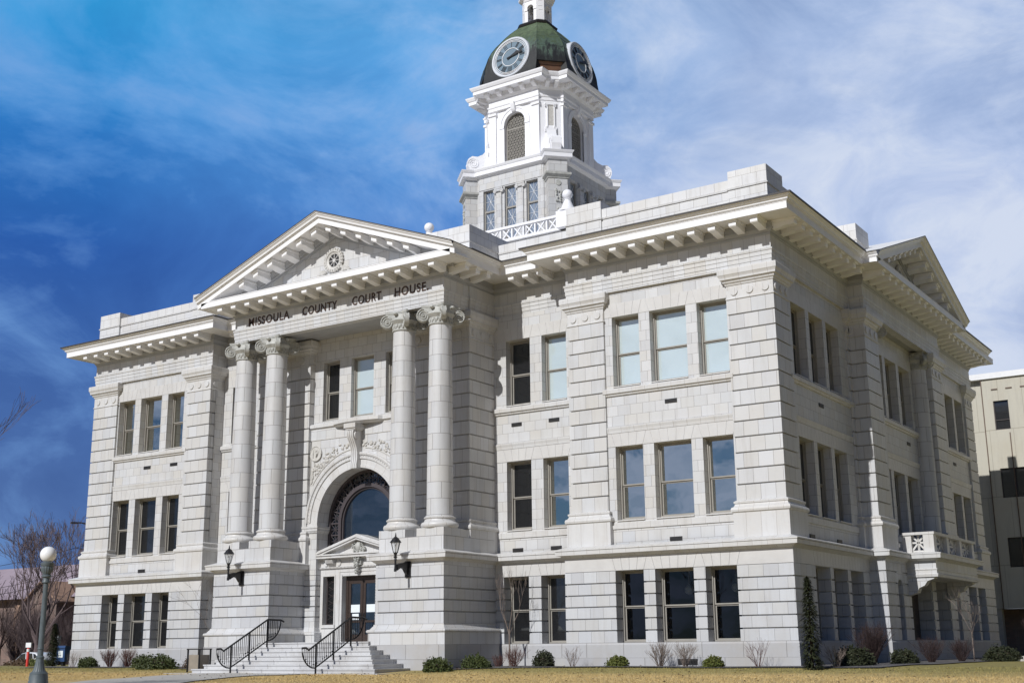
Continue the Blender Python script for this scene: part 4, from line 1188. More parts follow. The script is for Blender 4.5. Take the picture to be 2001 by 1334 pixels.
# lattice screens in the belfry openings
for k in range(4):
    T = Trot(k); m = MB(); d = -A2 + .24
    n = 20
    arc = [T(-wr + .03, d, 29.65)] + [T((wr - .03) * math.cos(PI - PI * j / n), d, wz + (wr - .03) * math.sin(PI - PI * j / n)) for j in range(n + 1)] + [T(wr - .03, d, 29.65)]
    m.tube(arc, .05, None, 4); m.tube([T(-wr, d, 31.95), T(wr, d, 31.95)], .05, None, 4); m.tube([T(-wr, d, 29.7), T(wr, d, 29.7)], .05, None, 4)
    pitch = .36
    def inside(u, z): return abs(u) < wr - .02 and 29.65 < z < (wz + math.sqrt(max(0, (wr - .02) ** 2 - u * u)) if True else 0)
    for ang in (0, 60, 120):
        ca, sa = math.cos(R(ang)), math.sin(R(ang))
        for j in range(-16, 17):
            off = j * pitch * .5 if ang == 0 else j * pitch * .5
            pts = []
            for t in range(-120, 121):
                u = ca * t * .03 - sa * off; z = 31.3 + sa * t * .03 + ca * off
                if inside(u, z): pts.append((u, z))
            if len(pts) > 2: m.tube([T(pts[0][0], d, pts[0][1]), T(pts[-1][0], d, pts[-1][1])], .026, None, 4)
    s_ = m.build('belfry_screen', FRAME, bf)
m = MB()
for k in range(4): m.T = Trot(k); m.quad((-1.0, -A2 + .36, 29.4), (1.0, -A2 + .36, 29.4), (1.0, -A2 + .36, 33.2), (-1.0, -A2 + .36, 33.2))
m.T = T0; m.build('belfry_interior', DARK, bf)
# dome
mb = MB()
mb.sweep(octp(2.92, 1.92), [(0, 34.95), (.0, 35.63), (.08, 35.68), (.12, 35.78), (-.3, 35.79)]); mb.build('dome_drum', RUST, CH)
DP = [(35.80, 3.24), (36.1, 3.22), (36.5, 3.14), (36.95, 3.02), (37.4, 2.83), (37.85, 2.56), (38.2, 2.30), (38.6, 2.02), (39.0, 1.70), (39.35, 1.38), (39.68, 1.04)]
mb = MB()
i0 = 0
for z, a in DP:
    b = a * .60
    mb.v += [(x, y, z) for x, y in octp(a, b)]
for j in range(len(DP) - 1):
    for k in range(8):
        k2 = (k + 1) % 8; mb.f.append((j * 8 + k, j * 8 + k2, j * 8 + 8 + k2, j * 8 + 8 + k)); mb.uv.append(None)
mb.f.append(tuple(range(7, -1, -1))); mb.uv.append(None)
for k in range(8):   # standing seams on the hips
    pts = [tuple(octp(a, a * .60)[k]) + (z,) for z, a in DP]; mb.tube(pts, .035, .03, 4)
for j in (3, 5, 7, 9):
    z, a = DP[j]; o = octp(a + .004, (a + .004) * .6); mb.tube([(x, y, z) for x, y in o] + [(o[0][0], o[0][1], z)], .014, None, 4)
for k in range(4):   # middle seams of the chamfers
    g = [tuple((Vector(octp(a + .004, a * .6)[2 * k + 1]) + Vector(octp(a + .004, a * .6)[(2 * k + 2) % 8])) / 2) + (z,) for z, a in DP]; mb.tube(g, .016, None, 4)
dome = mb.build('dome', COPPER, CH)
mb = MB(); mb.sweep(octp(1.04, .63), [(-.3, 39.64), (.05, 39.66), (.09, 39.74), (.11, 39.82), (.0, 39.92), (-.7, 39.96)]); mb.build('dome_cap', IRON, CH)
# skirts of the main faces below the clocks
mb = MB()
for k in range(4):
    mb.T = Trot(k); mb.poly_extrude([(3.30, 34.98), (3.44, 34.98), (3.34, 35.4), (3.27, 35.81), (2.6, 35.81), (2.6, 34.98)], -1.95, 1.95, lambda p, q, a: (a, -p, q))
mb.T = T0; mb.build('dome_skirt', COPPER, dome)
# clocks
CZ, CR, CD = 36.52, 1.40, 3.14
DIAL = plain_mat('clock_dial', (.20, .27, .33), .25, .08, 1.0, None, 0)
RIM = plain_mat('clock_rim', (.62, .65, .70), .5, .06)
def Tilt(k):      # the dials lean back with the dome
    f = Trot(k)
    return lambda u, d, z: f(u, d + (z - CZ) * .13, z)
for k in range(4):
    T = Tilt(k); mb = MB(T=T); n = 48
    prof = [(CR - .19, .02), (CR - .17, .06), (CR - .15, .06), (CR - .14, .11), (CR - .04, .12), (CR, .08), (CR, -.55)]
    i = len(mb.v)
    for r, o in prof:
        for j in range(n): a = 2 * PI * j / n; mb.v.append(T(r * math.cos(a), -CD - o, CZ + r * math.sin(a)))
    for q in range(len(prof) - 1):
        for j in range(n): j2 = (j + 1) % n; mb.f.append((i + q * n + j, i + q * n + j2, i + (q + 1) * n + j2, i + (q + 1) * n + j)); mb.uv.append(None)
    ck = mb.build('clock', RIM, CH, 35)
    mb = MB(T=T); mb.poly_extrude([((CR - .18) * math.cos(2 * PI * j / n), CZ + (CR - .18) * math.sin(2 * PI * j / n)) for j in range(n)], -CD - .05, -CD + .05, lambda a, b, e: (a, e, b)); mb.build('clock_face', DIAL, ck)
    mb = MB()
    for r, w in ((CR - .22, .022), (CR - .31, .020), (.62, .024)):
        mb.tube([T(r * math.cos(2 * PI * j / n), -CD - .07, CZ + r * math.sin(2 * PI * j / n)) for j in range(n + 1)], w, None, 4)
    mb.build('dial_ring', WHITE, ck)
    for j in range(12):
        mb = MB(T=T); a = PI / 2 - j * PI / 6; ca, sa = math.cos(a), math.sin(a)
        bars = (1, 2, 3, 2, 2, 3, 4, 4, 2, 2, 3, 3)[j]
        for q in range(bars):
            o = (q - (bars - 1) / 2) * .085; w = .015; r0_, r1_ = .70, 1.06
            mb.poly_extrude([(r0_ * ca - (o + w) * sa, CZ + r0_ * sa + (o + w) * ca), (r0_ * ca - (o - w) * sa, CZ + r0_ * sa + (o - w) * ca), (r1_ * ca - (o - w) * sa, CZ + r1_ * sa + (o - w) * ca), (r1_ * ca - (o + w) * sa, CZ + r1_ * sa + (o + w) * ca)], -CD - .075, -CD - .04, lambda p, q_, e: (p, e, q_))
        mb.build('roman_numeral', IRON, ck)
    for nm, ang, ln, w in (('hour_hand', R(90 - 64), .66, .075), ('minute_hand', R(90 - 77), 1.0, .05)):
        mb = MB(T=T); ca, sa = math.cos(ang), math.sin(ang)
        def hp(r, o): return (r * ca - o * sa, CZ + r * sa + o * ca)
        mb.poly_extrude([hp(-.25, w * .7), hp(-.25, -w * .7), hp(ln * .6, -w), hp(ln * .75, -w * 1.6), hp(ln, 0), hp(ln * .75, w * 1.6), hp(ln * .6, w)], -CD - (.12 if nm[0] == 'h' else .145), -CD - (.10 if nm[0] == 'h' else .125), lambda p, q_, e: (p, e, q_))
        mb.build(nm, IRON, ck)
# lantern on the dome
mb = MB(); a3, b3 = .78, .44
c3 = (a3 + b3) / math.sqrt(2)
for k in range(4):
    for (T, d, w, hw) in ((Trot(k), a3, b3, .22), (Tch(k), c3, (a3 - b3) / math.sqrt(2), .0)):
        mb.T = T
        if hw:
            for s_ in (-1, 1):
                x0, x1 = sorted((s_ * hw, s_ * (w + .02))); mb.box(x0, x1, -d, -d + .2, 40.6, 42.2)
            n = 12; pts = [(hw * math.cos(PI - PI * j / n), 41.62 + hw * math.sin(PI - PI * j / n)) for j in range(n + 1)]
            for (x0, z0), (x1, z1) in zip(pts, pts[1:]): mb.poly_extrude([(x0, z0), (x1, z1), (x1, 42.2), (x0, 42.2)], -d, -d + .2, lambda p, q, e: (p, e, q))
            for j in range(n):
                a0, a1 = PI - PI * j / n, PI - PI * (j + 1) / n
                mb.poly_extrude([((hw + .02) * math.cos(a0), 41.62 + (hw + .02) * math.sin(a0)), ((hw + .02) * math.cos(a1), 41.62 + (hw + .02) * math.sin(a1)), ((hw + .13) * math.cos(a1), 41.62 + (hw + .13) * math.sin(a1)), ((hw + .13) * math.cos(a0), 41.62 + (hw + .13) * math.sin(a0))], -d - .05, -d + .01, lambda p, q, e: (p, e, q))
            for s_ in (-1, 1): x0, x1 = sorted((s_ * hw, s_ * (w + .02))); mb.box(x0, x1, -d - .05, -d + .1, 41.5, 41.62)
        else:
            mb.box(-w - .02, w + .02, -d - .06, -d + .2, 40.6, 42.2)
            for z0, z1 in ((40.75, 41.4), (41.7, 42.05)):
                mb.box(-.13, .13, -d - .075, -d, z0 - .04, z0); mb.box(-.13, .13, -d - .075, -d, z1, z1 + .04)
mb.T = T0
mb.sweep(octp(a3, b3), [(-.1, 42.15), (.05, 42.18), (.10, 42.30), (.28, 42.42), (.30, 42.55), (-.2, 42.7)])
mb.lathe((0, YC), [(.95, 42.66), (.9, 42.9), (.7, 43.3), (.4, 43.6), (.15, 43.75), (.1, 44.6), (.02, 45.0)], 20)
mb.lathe((0, YC), [(.34, 40.6), (.34, 40.9), (.25, 41.0)], 12)
mb.build('dome_lantern', BELF, CH, 30).location.z = -.64

# ------------------------------------------------------------------ side porch with balcony
XB = 23.72; by0, by1 = 12.1, 20.2
mb = MB(.62, .45, 3.5)
mb.box(W + SP - .2, XB - .32, by0 + .32, by1 - .32, 3.72, 4.44)
for yy in (by0 + .33, by1 - .33 - .5):
    mb.poly_extrude([(22.0, 3.72), (23.32, 3.72), (23.25, 3.60), (22.95, 3.50), (22.80, 3.30), (22.55, 3.20), (22.45, 2.98), (22.0, 2.85)], yy, yy + .5, lambda p, q, a: (p, a, q))
mb.build('porch_hood', TER, CH)
mb = MB(.62, 1, 0)
mb.sweep([(W + SP, by0 + .3), (XB - .305, by0 + .3), (XB - .305, by1 - .3), (W + SP, by1 - .3)], [(-.1, 4.40), (.0, 4.40), (.16, 4.50), (.295, 4.51), (.305, 4.67), (.33, 4.69), (.33, 4.745), (-.4, 4.88)], False)
mb.sweep([(W + SP, by0 + .32), (XB - .32, by0 + .32), (XB - .32, by1 - .32), (W + SP, by1 - .32)], [(-.1, 3.66), (.06, 3.68), (.08, 3.80), (.02, 3.84), (.02, 3.98), (.05, 4.0), (.05, 4.05), (-.05, 4.08)], False)
bal = mb.build('balcony', TRIM, CH)
mb = MB(.62, 1, 0)
xa, xb_, ya, yb_ = W + SP - .1, XB - .55, by0 + .5, by1 - .5
def bpost(x, y, w=.17): mb.box(x - w, x + w, y - w, y + w, 4.80, 5.60)
bpost(xa + .2, ya, .2); bpost(xb_, ya, .24); 
for t in range(1, 4): bpost(xb_, ya + (yb_ - ya) * t / 3, .20)
bpost(xa + .2, yb_, .2)
mb.box(xa, xb_ + .28, ya - .26, ya + .26, 5.60, 5.72); mb.box(xb_ - .26, xb_ + .27, ya + .26, yb_ + .26, 5.60, 5.72); mb.box(xa, xb_ - .26, yb_ - .26, yb_ + .26, 5.6, 5.72)
def pier_panel(p0, p1):
    v0, v1 = Vector(p0), Vector(p1)
    def q(t, z): w = v0.lerp(v1, t); return (w.x, w.y, z)
    for (a, b) in ((q(0, 4.92), q(1, 5.58)), (q(0, 5.58), q(1, 4.92)), (q(.5, 4.9), q(.5, 5.6)), (q(0, 5.25), q(1, 5.25)), (q(0, 4.86), q(1, 4.86))): mb.tube([a, b], .055, None, 4)
pier_panel((xa + .4, ya, 0), (xb_ - .24, ya, 0))
for t in range(3):
    y0 = ya + (yb_ - ya) * t / 3 + .22; y1 = ya + (yb_ - ya) * (t + 1) / 3 - .2; h = (y1 - y0) / 2
    pier_panel((xb_, y0, 0), (xb_, y0 + h, 0)); pier_panel((xb_, y0 + h, 0), (xb_, y1, 0))
mb.build('balcony_railing', TRIM, bal)
# projecting ground floor of the side portico: piers each side of the porch, near-black slab between them standing in for the shaded doorway
mb = MB(.62, GH, .885, T=T1)
courses(mb, 9.19, 10.80, -SP, .6, .885, 4.36, 7); courses(mb, 11.55, 12.75, -SP, .6, .885, 4.36, 7)
courses(mb, 19.5, 20.75, -SP, .6, .885, 4.36, 7); courses(mb, 21.5, 23.05, -SP, .6, .885, 4.36, 7)
courses(mb, 17.3, 18.0, -SP + .25, .6, .885, 3.7, 6)
mb.box(10.75, 11.6, -SP + .003, .6, 3.55, 4.36); mb.box(20.7, 21.55, -SP + .003, .6, 3.55, 4.36); mb.box(12.7, 19.55, -SP + .003, .6, 3.7, 4.36)
for c in (11.175, 21.125):
    n = 12
    pts = [(c + .375 * math.cos(PI - PI * j / n), 3.2 + .375 * math.sin(PI - PI * j / n)) for j in range(n + 1)]
    for (x0, z0), (x1, z1) in zip(pts, pts[1:]): mb.poly_extrude([(x0, z0), (x1, z1), (x1, 3.56), (x0, 3.56)], -SP + .006, .3, lambda p, q, e: (p, e, q))
mb.build('side_porch_wall', TERG, CH)
mb = MB(T=T1); mb.box(10.7, 21.6, .35, .6, .5, 4.3); mb.build('side_porch_shade_slab', DARK, CH)  # slab coloured near-black in place of the porch's deep shade
mb = MB(T=T1); mb.box(15.0, 17.2, .25, .34, .6, 3.4); mb.build('side_door', WOOD, CH)

# faint maker's block on the corner pilaster
text_obj('CORNERSTONE' if False else '1908', 20.05, 20.6, 7.82, .13, .208, RELF, 'date_stone', CH, .004) if False else None

# ------------------------------------------------------------------ entrance steps and handrails
ST = thing('entrance_steps', 'broad pale stone steps wrapping up to the portico entrance between iron handrails', 'steps', (0, -4.5, -.25))
for k in range(7):
    xk = 5.39 - .37 * k; yk = 5.64 - .37 * k; z = -.07 + .187 * k
    mb = MB(1.9, 1, .3 * k)
    yb_k = -PF - .2 if k < 6 else .2
    mb.box(-xk, xk, -yk, yb_k, z - .055, z); mb.box(-xk + .035, xk - .035, -yk + .035, yb_k - .01, z - .19 - (.15 if k == 0 else 0), z - .054)
    mb.build('step', STEP, ST)
mb = MB(2.2, 1, 0); mb.box(-6.4, 6.1, -6.35, -PF - .25, -.7, -.245); mb.build('landing', STEP, ST)
def stair_rail(x, label):
    ro = ST
    def zf(y): return .94 + (2.085 - .94) * (y + 6.0) / 2.2
    mb = MB()
    top = [(x, -6.85, .79), (x, -6.6, .80)] + [(x, -6.45 + .2 * k, zf(-6.45 + .2 * k)) for k in range(14)]
    top = [p for p in top if p[1] <= -3.8] + [(x, -3.8, 2.085), (x, -2.95, 2.07), (x, -2.75, 2.0)]
    mb.tube(top, .042, None, 6)
    h = mb.build('stair_handrail', IRON, ST)
    # lower rail with rounded ends
    mb = MB()
    low = []
    for k in range(9):
        a = PI + (PI / 2) * k / 8; low.append((x, -6.05 + .80 * math.cos(a), .76 + .78 * math.sin(a) + (.0 if k < 8 else 0)))
    def zl(y): return zf(y) - .95
    low += [(x, y, zl(y)) for y in (-5.6, -5.0, -4.4, -3.8)]
    for k in range(1, 9):
        a = -PI / 2 + (PI / 2) * k / 8; low.append((x, -3.8 + .85 * math.cos(a), 2.05 + (2.05 - zl(-3.8)) * math.sin(a)))
    mb.tube(low, .032, None, 5); mb.build('lower_rail', IRON, h)
    def zlow(y):
        for (a, b) in zip(low, low[1:]):
            if a[1] <= y <= b[1] and b[1] > a[1]: return a[2] + (b[2] - a[2]) * (y - a[1]) / (b[1] - a[1])
        return .4
    mb = MB(); y = -6.72
    while y < -3.05:
        zt_ = .80 if y < -6.5 else (2.08 if y > -3.8 else zf(y)); mb.tube([(x, y, zlow(y)), (x, y, zt_)], .018, None, 4); y += .115
        if random.random() < .5: mb.ball((x, y - .115, zlow(y - .115) + .14), .035, None, None, 6, 4)
    mb.build('baluster', IRON, h)
    for y, zb in ((-6.0, -.25), (-4.9, .30), (-3.8, .86)):
        mb = MB(); mb.box(x - .028, x + .028, y - .028, y + .028, zb, zf(y)); mb.build('rail_post', IRON, h)
stair_rail(-2.5, ''); stair_rail(2.5, '')

# ------------------------------------------------------------------ trash can
tc = thing('trash_can', 'dark framed tan trash can beside the left end of the entrance steps', 'trash can', (-6.0, -4.6, -.25))
mb = MB(); cx, cy = -6.0, -4.62
for sx in (-1, 1):
    for sy in (-1, 1): mb.box(cx + sx * .38 - .03, cx + sx * .38 + .03, cy + sy * .34 - .03, cy + sy * .34 + .03, -.25, .80)
mb.box(cx - .43, cx + .43, cy - .39, cy + .39, .78, .83); mb.build('frame', IRON, tc)
mb = MB(); mb.box(cx - .345, cx + .345, cy - .305, cy + .305, -.18, .55); mb.build('bin', plain_mat('tan_metal', (.30, .26, .21), .6, .1), tc)

# ------------------------------------------------------------------ ground
def structure(o): o['kind'] = 'structure'; return o
def ground_z(x, y):
    z = -.27
    if y > -6: z += .19 * min(1, max(0, (y + 6) / 4.5))
    if y < -16: z -= .75 * min(1, (-16 - y) / 26) ** 1.3
    if x < -34: z -= .45 * min(1, (-34 - x) / 8)
    z += .03 * mnoise.noise(Vector((x * .25, y * .25, 0)))
    return z
def grass_mat(name, blade=False):
    m, nt, b = mat(name)
    pos = coords(nt); s = nd(nt, 'ShaderNodeSeparateXYZ'); nt.links.new(pos, s.inputs[0])
    mp = nd(nt, 'ShaderNodeMapping'); mp.inputs['Scale'].default_value = (.5, 1.2, 1); nt.links.new(pos, mp.inputs[0])
    n1 = noise(nt, mp.outputs[0], .35, 6, .7); n2 = noise(nt, pos, 9.0, 5, .8); n3 = noise(nt, mp.outputs[0], 2.2, 5, .7)
    g = mth(nt, 'ADD', mth(nt, 'MULTIPLY', mth(nt, 'ADD', s.outputs[1], 8.2), .125, True), mth(nt, 'MULTIPLY', mth(nt, 'SUBTRACT', n1, .5), 0.8))
    straw = ramp(nt, n3, [(.25, (.47, .335, .135)), (.5, (.64, .47, .205)), (.75, (.74, .56, .28))])
    green = ramp(nt, n3, [(.3, (.17, .17, .045)), (.7, (.34, .30, .09))])
    c = mix(nt, ramp(nt, g, [(.22, (0, 0, 0)), (.62, (.85, .85, .85))]), straw, green)
    c = mix(nt, mth(nt, 'MULTIPLY', n2, .45), c, (.20, .15, .055))
    nt.links.new(c, b.inputs['Base Color']); b.inputs['Roughness'].default_value = .9
    if not blade:
        bp = nd(nt, 'ShaderNodeBump', i_Strength=.8, i_Distance=.06); nt.links.new(n2, bp.inputs['Height']); nt.links.new(bp.outputs[0], b.inputs['Normal'])
    return m
LAWN = grass_mat('dormant_lawn')
def grid(name, xs, ys, zf, m):
    mb = MB(); nx, ny = len(xs), len(ys)
    mb.v = [(x, y, zf(x, y)) for y in ys for x in xs]
    for j in range(ny - 1):
        for i in range(nx - 1): mb.f.append((j * nx + i, j * nx + i + 1, (j + 1) * nx + i + 1, (j + 1) * nx + i)); mb.uv.append(None)
    return mb.build(name, m, None, 180)
def lin(a, b, n): return [a + (b - a) * k / n for k in range(n + 1)]
xs = [-3000, -900, -300, -120] + lin(-70, 60, 130) + [90, 200, 900, 3000]
ys = [-900, -200] + lin(-60, 45, 105) + [70, 150, 500, 1500, 3000]
structure(grid('ground', xs, ys, ground_z, LAWN))
def sheet(name, poly, dz, m, sub=18):
    """a strip following the ground: poly is a list of left/right point pairs"""
    mb = MB(1.5, 1.5)
    P = []
    for (l0, r0), (l1, r1) in zip(poly, poly[1:]):
        for k in range(sub):
            t = k / sub; P.append((Vector(l0).lerp(Vector(l1), t), Vector(r0).lerp(Vector(r1), t)))
    P.append((Vector(poly[-1][0]), Vector(poly[-1][1])))
    n = 8
    for l, r in P:
        for k in range(n + 1):
            q = l.lerp(r, k / n); mb.v.append((q.x, q.y, ground_z(q.x, q.y) + dz))
    for j in range(len(P) - 1):
        for k in range(n): a = j * (n + 1) + k; mb.f.append((a, a + 1, a + n + 2, a + n + 1)); mb.uv.append(None)
    return structure(mb.build(name, m))
PATHM = block_mat('path_concrete', [(.47, .45, .41), (.50, .48, .44), (.45, .43, .40)], (.2, .19, .17), rough=.8, mu=.02, mv=.02, stain=.4, stain_col=(.36, .33, .29), bump=.2)
sheet('path', [((-3.4, -6.2), (2.4, -6.2)), ((-2.6, -9.0), (1.6, -8.6)), ((.2, -14.5), (4.6, -13.5)), ((4.0, -20), (8.4, -19.2)), ((9, -28), (13, -27))], .03, PATHM)
GRAV, nt, b = mat('grey_gravel')
vo = nd(nt, 'ShaderNodeTexVoronoi', i_Scale=16.0); nt.links.new(coords(nt), vo.inputs['Vector'])
nt.links.new(ramp(nt, noise(nt, coords(nt), 14, 3), [(.3, (.07, .065, .065)), (.7, (.21, .20, .20))]), b.inputs['Base Color']); b.inputs['Roughness'].default_value = .9
bp = nd(nt, 'ShaderNodeBump', i_Strength=1, i_Distance=.05); nt.links.new(vo.outputs['Distance'], bp.inputs['Height']); nt.links.new(bp.outputs[0], b.inputs['Normal'])
sheet('gravel_bed', [((6.3, -3.9), (6.3, .9)), ((8.5, -2.6), (8.5, .9)), ((12, -1.9), (12, .3)), ((21.3, -1.8), (21.3, .2)), ((24.9, -1.6), (24.9, .2))], .035, GRAV)
sheet('gravel_bed', [((21.2, .2), (24.9, .2)), ((21.2, 14), (25.4, 14)), ((21.2, 33), (25.4, 33))], .035, GRAV)
sheet('gravel_bed', [((-23.5, -1.8), (-23.5, .2)), ((-12, -2.0), (-12, .2)), ((-6.3, -3.6), (-6.3, .9))], .035, GRAV)
ASPH = plain_mat('asphalt', (.05, .05, .052), .9, .2, 2, None, .3, 30)
sheet('street', [((-60, -40), (-42.5, -40)), ((-60, 60), (-42.5, 60))], .03, ASPH)
sheet('street', [((-60, -66), (-60, -50)), ((90, -66), (90, -50))], .03, ASPH)
sheet('sidewalk', [((-40, -49), (-40, -44.5)), ((90, -49), (90, -44.5))], .05, PATHM)
sheet('sidewalk', [((-41.5, -40), (-38.8, -40)), ((-41.5, 60), (-38.8, 60))], .05, PATHM)

# grass blades on the strip of lawn the photograph shows
rg = random.Random(11)
gv, gf = [], []
def on_lawn(x, y):
    if y > -2.0 and abs(x) < 25: return False
    if -6.9 < x < 6.6 and y > -6.5: return False
    if y < -6 and -3.4 + (-9 - y) * .5 * (y < -9) - .3 < x < 2.4 + (-9 - y) * .58 * (y < -9): return False
    if 6 < x < 9 and y > -4 + (x - 6) * .5: return False
    return True
for _ in range(95000):
    y = -17 + 15.8 * rg.random(); x = -26 + 60 * rg.random()
    if not on_lawn(x, y): continue
    z = ground_z(x, y); h = rg.uniform(.02, .06); a = rg.uniform(0, 2 * PI); w = rg.uniform(.006, .016); lx, ly = rg.uniform(-.05, .05), rg.uniform(-.05, .05)
    i = len(gv); gv += [(x - w * math.cos(a), y - w * math.sin(a), z - .01), (x + w * math.cos(a), y + w * math.sin(a), z - .01), (x + lx, y + ly, z + h)]; gf.append((i, i + 1, i + 2))
me = bpy.data.meshes.new('grass'); me.from_pydata(gv, [], gf); me.materials.append(grass_mat('grass_blade', True))
gr = bpy.data.objects.new('grass', me); COL.objects.link(gr); tag(gr, 'short straw coloured dormant grass covering the front lawn', 'grass'); gr['kind'] = 'stuff'

lv, lf = [], []
for _ in range(1000):
    y = -15 + 14.2 * rg.random() ** .6; x = -26 + 56 * rg.random()
    if -6.9 < x < 6.6 and y > -6.5: continue
    z = ground_z(x, y) + rg.uniform(.02, .06); k = rg.uniform(.025, .06); a = rg.uniform(0, 2 * PI); ca, sa = k * math.cos(a), k * math.sin(a); i = len(lv)
    lv += [(x - ca, y - sa, z), (x + sa * .5, y - ca * .5, z + k * rg.uniform(0, .8)), (x + ca, y + sa, z), (x - sa * .5, y + ca * .5, z + k * rg.uniform(0, .8))]; lf.append((i, i + 1, i + 2, i + 3))
me = bpy.data.meshes.new('fallen_leaves'); me.from_pydata(lv, [], lf); me.materials.append(BROWNLEAF)
fl = bpy.data.objects.new('fallen_leaves', me); COL.objects.link(fl); tag(fl, 'scattered brown fallen leaves on the lawn and gravel bed', 'leaves'); fl['kind'] = 'stuff'

# ------------------------------------------------------------------ plants
def leafy(name, label, c, rx, ry, rz, n, m, group=None, seed=1, size=.09, core=True):
    g = random.Random(seed); x0, y0 = c; z0 = ground_z(x0, y0); rx *= .9; ry *= .9; rz *= .88
    t = thing(name, label, 'shrub', (x0, y0, z0), group)
    mb = MB()
    for _ in range(n):
        u, v = g.uniform(0, 2 * PI), g.uniform(-.25, 1); r = (g.uniform(.72, 1.04) if g.random() < .93 else g.uniform(1.05, 1.22)) + .15 * math.sin(3 * u + seed + 2 * v) + .10 * math.sin(7 * u + 5 * v + 2 * seed)
        s = math.sqrt(max(0, 1 - v * v)); p = Vector((x0 + rx * r * s * math.cos(u), y0 + ry * r * s * math.sin(u), z0 + rz * (.12 + .88 * max(-.1, v) * r)))
        a = Vector((g.gauss(0, 1), g.gauss(0, 1), g.gauss(.4, 1))).normalized(); b_ = a.orthogonal().normalized(); k = size * g.uniform(.5, 1.3)
        mb.quad(tuple(p - b_ * k * .35), tuple(p + a * k * .5), tuple(p + b_ * k * .35), tuple(p + a.cross(b_) * k * .3 - a * k * .7))
    mb.build('foliage', m, t)
    mb = MB()
    for _ in range(26):
        a = g.uniform(0, 2 * PI); e = g.uniform(.25, .95); mb.tube([(x0 + .05 * math.cos(a), y0 + .05 * math.sin(a), z0 - .05), (x0 + rx * e * .45 * math.cos(a), y0 + ry * e * .45 * math.sin(a), z0 + rz * .45), (x0 + rx * e * .8 * math.cos(a), y0 + ry * e * .8 * math.sin(a), z0 + rz * (.95 - .4 * e))], .016, .005, 4)
    mb.ball((x0, y0, z0 + rz * .35), rx * .68, ry * .68, rz * .48, 10, 6)
    mb.build('stem', BARKD, t)
    return t

def branchy(mb, g, p, d, ln, r, depth, spread, up=.15, seg=4, minr=.003):
    n = 3; pts = [p]; q = p.copy(); dd = d.copy()
    for k in range(n):
        dd = (dd + Vector((g.gauss(0, .10), g.gauss(0, .10), g.gauss(0, .06) + up * .2))).normalized(); q = q + dd * (ln / n); pts.append(q.copy())
    r1 = max(minr, r * .62)
    mb.tube([tuple(x) for x in pts], r, r1, seg if r > .02 else 3)
    if depth <= 0: return
    for k in range(g.choice((2, 3, 3))):
        ax = Vector((g.gauss(0, 1), g.gauss(0, 1), g.gauss(0, .5))).normalized()
        nd_ = (dd + ax * spread + Vector((0, 0, up))).normalized()
        st = pts[g.choice((2, 3, 3))]
        branchy(mb, g, st, nd_, ln * g.uniform(.62, .85), r1 * g.uniform(.7, .95), depth - 1, spread, up, seg, minr)

def twiggy(name, label, c, h, w, n, m, group=None, seed=1, depth=2, r=.011):
    g = random.Random(seed); x0, y0 = c; z0 = ground_z(x0, y0); mb = MB()
    for _ in range(n):
        a = g.uniform(0, 2 * PI); e = g.uniform(.05, 1) * w / h
        d = Vector((math.cos(a) * e * .9, math.sin(a) * e * .9, 1)).normalized()
        branchy(mb, g, Vector((x0 + .06 * math.cos(a), y0 + .06 * math.sin(a), z0 - .03)), d, h * g.uniform(.32, .5), r, depth, .35, .12, 3, .0035)
    o = mb.build(name, m); return tag(o, label, 'shrub', group)

def bare_tree(name, label, base, trunk_h, ln, r, depth, m, seed, spread=.55, up=.12, lean=(0, 0, 1), n0=4, minr=.004, cat='tree', group=None):
    g = random.Random(seed); t = thing(name, label, cat, base, group); p = Vector(base); d = Vector(lean).normalized()
    mb = MB(); top = p + d * trunk_h
    mb.tube([tuple(p - Vector((0, 0, .2))), tuple(p + d * trunk_h * .1), tuple(p + d * trunk_h * .5), tuple(top)], r * 1.25, r * .8, 8)
    mb.build('trunk', m, t)
    mb = MB()
    for k in range(n0):
        a = 2 * PI * k / n0 + g.uniform(-.4, .4)
        dd = (d + Vector((math.cos(a), math.sin(a), 0)) * spread).normalized()
        branchy(mb, g, top - d * trunk_h * g.uniform(0, .25), dd, ln * g.uniform(.8, 1.15), r * .55, depth, spread * .85, up, 5, minr)
    mb.build('crown', m, t)
    return t

G1 = 'low evergreen shrubs along the wall'; G2 = 'bare twig shrubs along the wall'
leafy('yew_shrub', 'low dark green yew bush in front of the right portico pedestal', (7.50, -4.2), .62, .5, .55, 2600, YEW, G1, 1)
leafy('yew_shrub', 'low dark green yew bush just right of the portico pedestal corner', (8.05, -2.2), .66, .5, .55, 2600, YEW, G1, 2)
leafy('round_shrub', 'round grey green bush below the two windows right of the portico', (10.65, -1.0), .46, .46, .68, 2400, SPRUCE, G1, 3, .07)
leafy('yew_shrub', 'small yellow green bush left of the three right ground floor windows', (14.3, -1.3), .46, .42, .44, 1700, YEWY, G1, 4, .08)
leafy('yew_shrub', 'small yellow green bush under the rightmost front ground floor window', (18.4, -1.3), .40, .38, .44, 1600, YEWY, G1, 5, .08)
leafy('yew_shrub', 'small dark green bush at the left corner of the building', (-17.9, -1.5), .55, .5, .56, 2000, YEW, G1, 6)
leafy('yew_shrub', 'green bush between the left windows and the wide green hedge bush', (-13.7, -1.4), .55, .5, .62, 2000, YEW, G1, 7)
leafy('yew_shrub', 'widest dark green bush left of the trash can', (-11.1, -2.6), 1.25, .8, .70, 4200, YEW, G1, 8)
leafy('brown_shrub', 'brownish dried bush right beside the trash can', (-9.3, -1.9), .55, .5, .62, 1500, BROWNLEAF, G1, 9, .07)
twiggy('bare_shrub', 'short reddish brown twig clump in the corner beside the portico', (7.9, -.4), .55, .5, 26, TWIGR, G2, 21)
twiggy('bare_shrub', 'reddish brown twig bush below the bare sapling right of the portico', (9.0, -.8), .85, .7, 46, TWIGR, G2, 22)
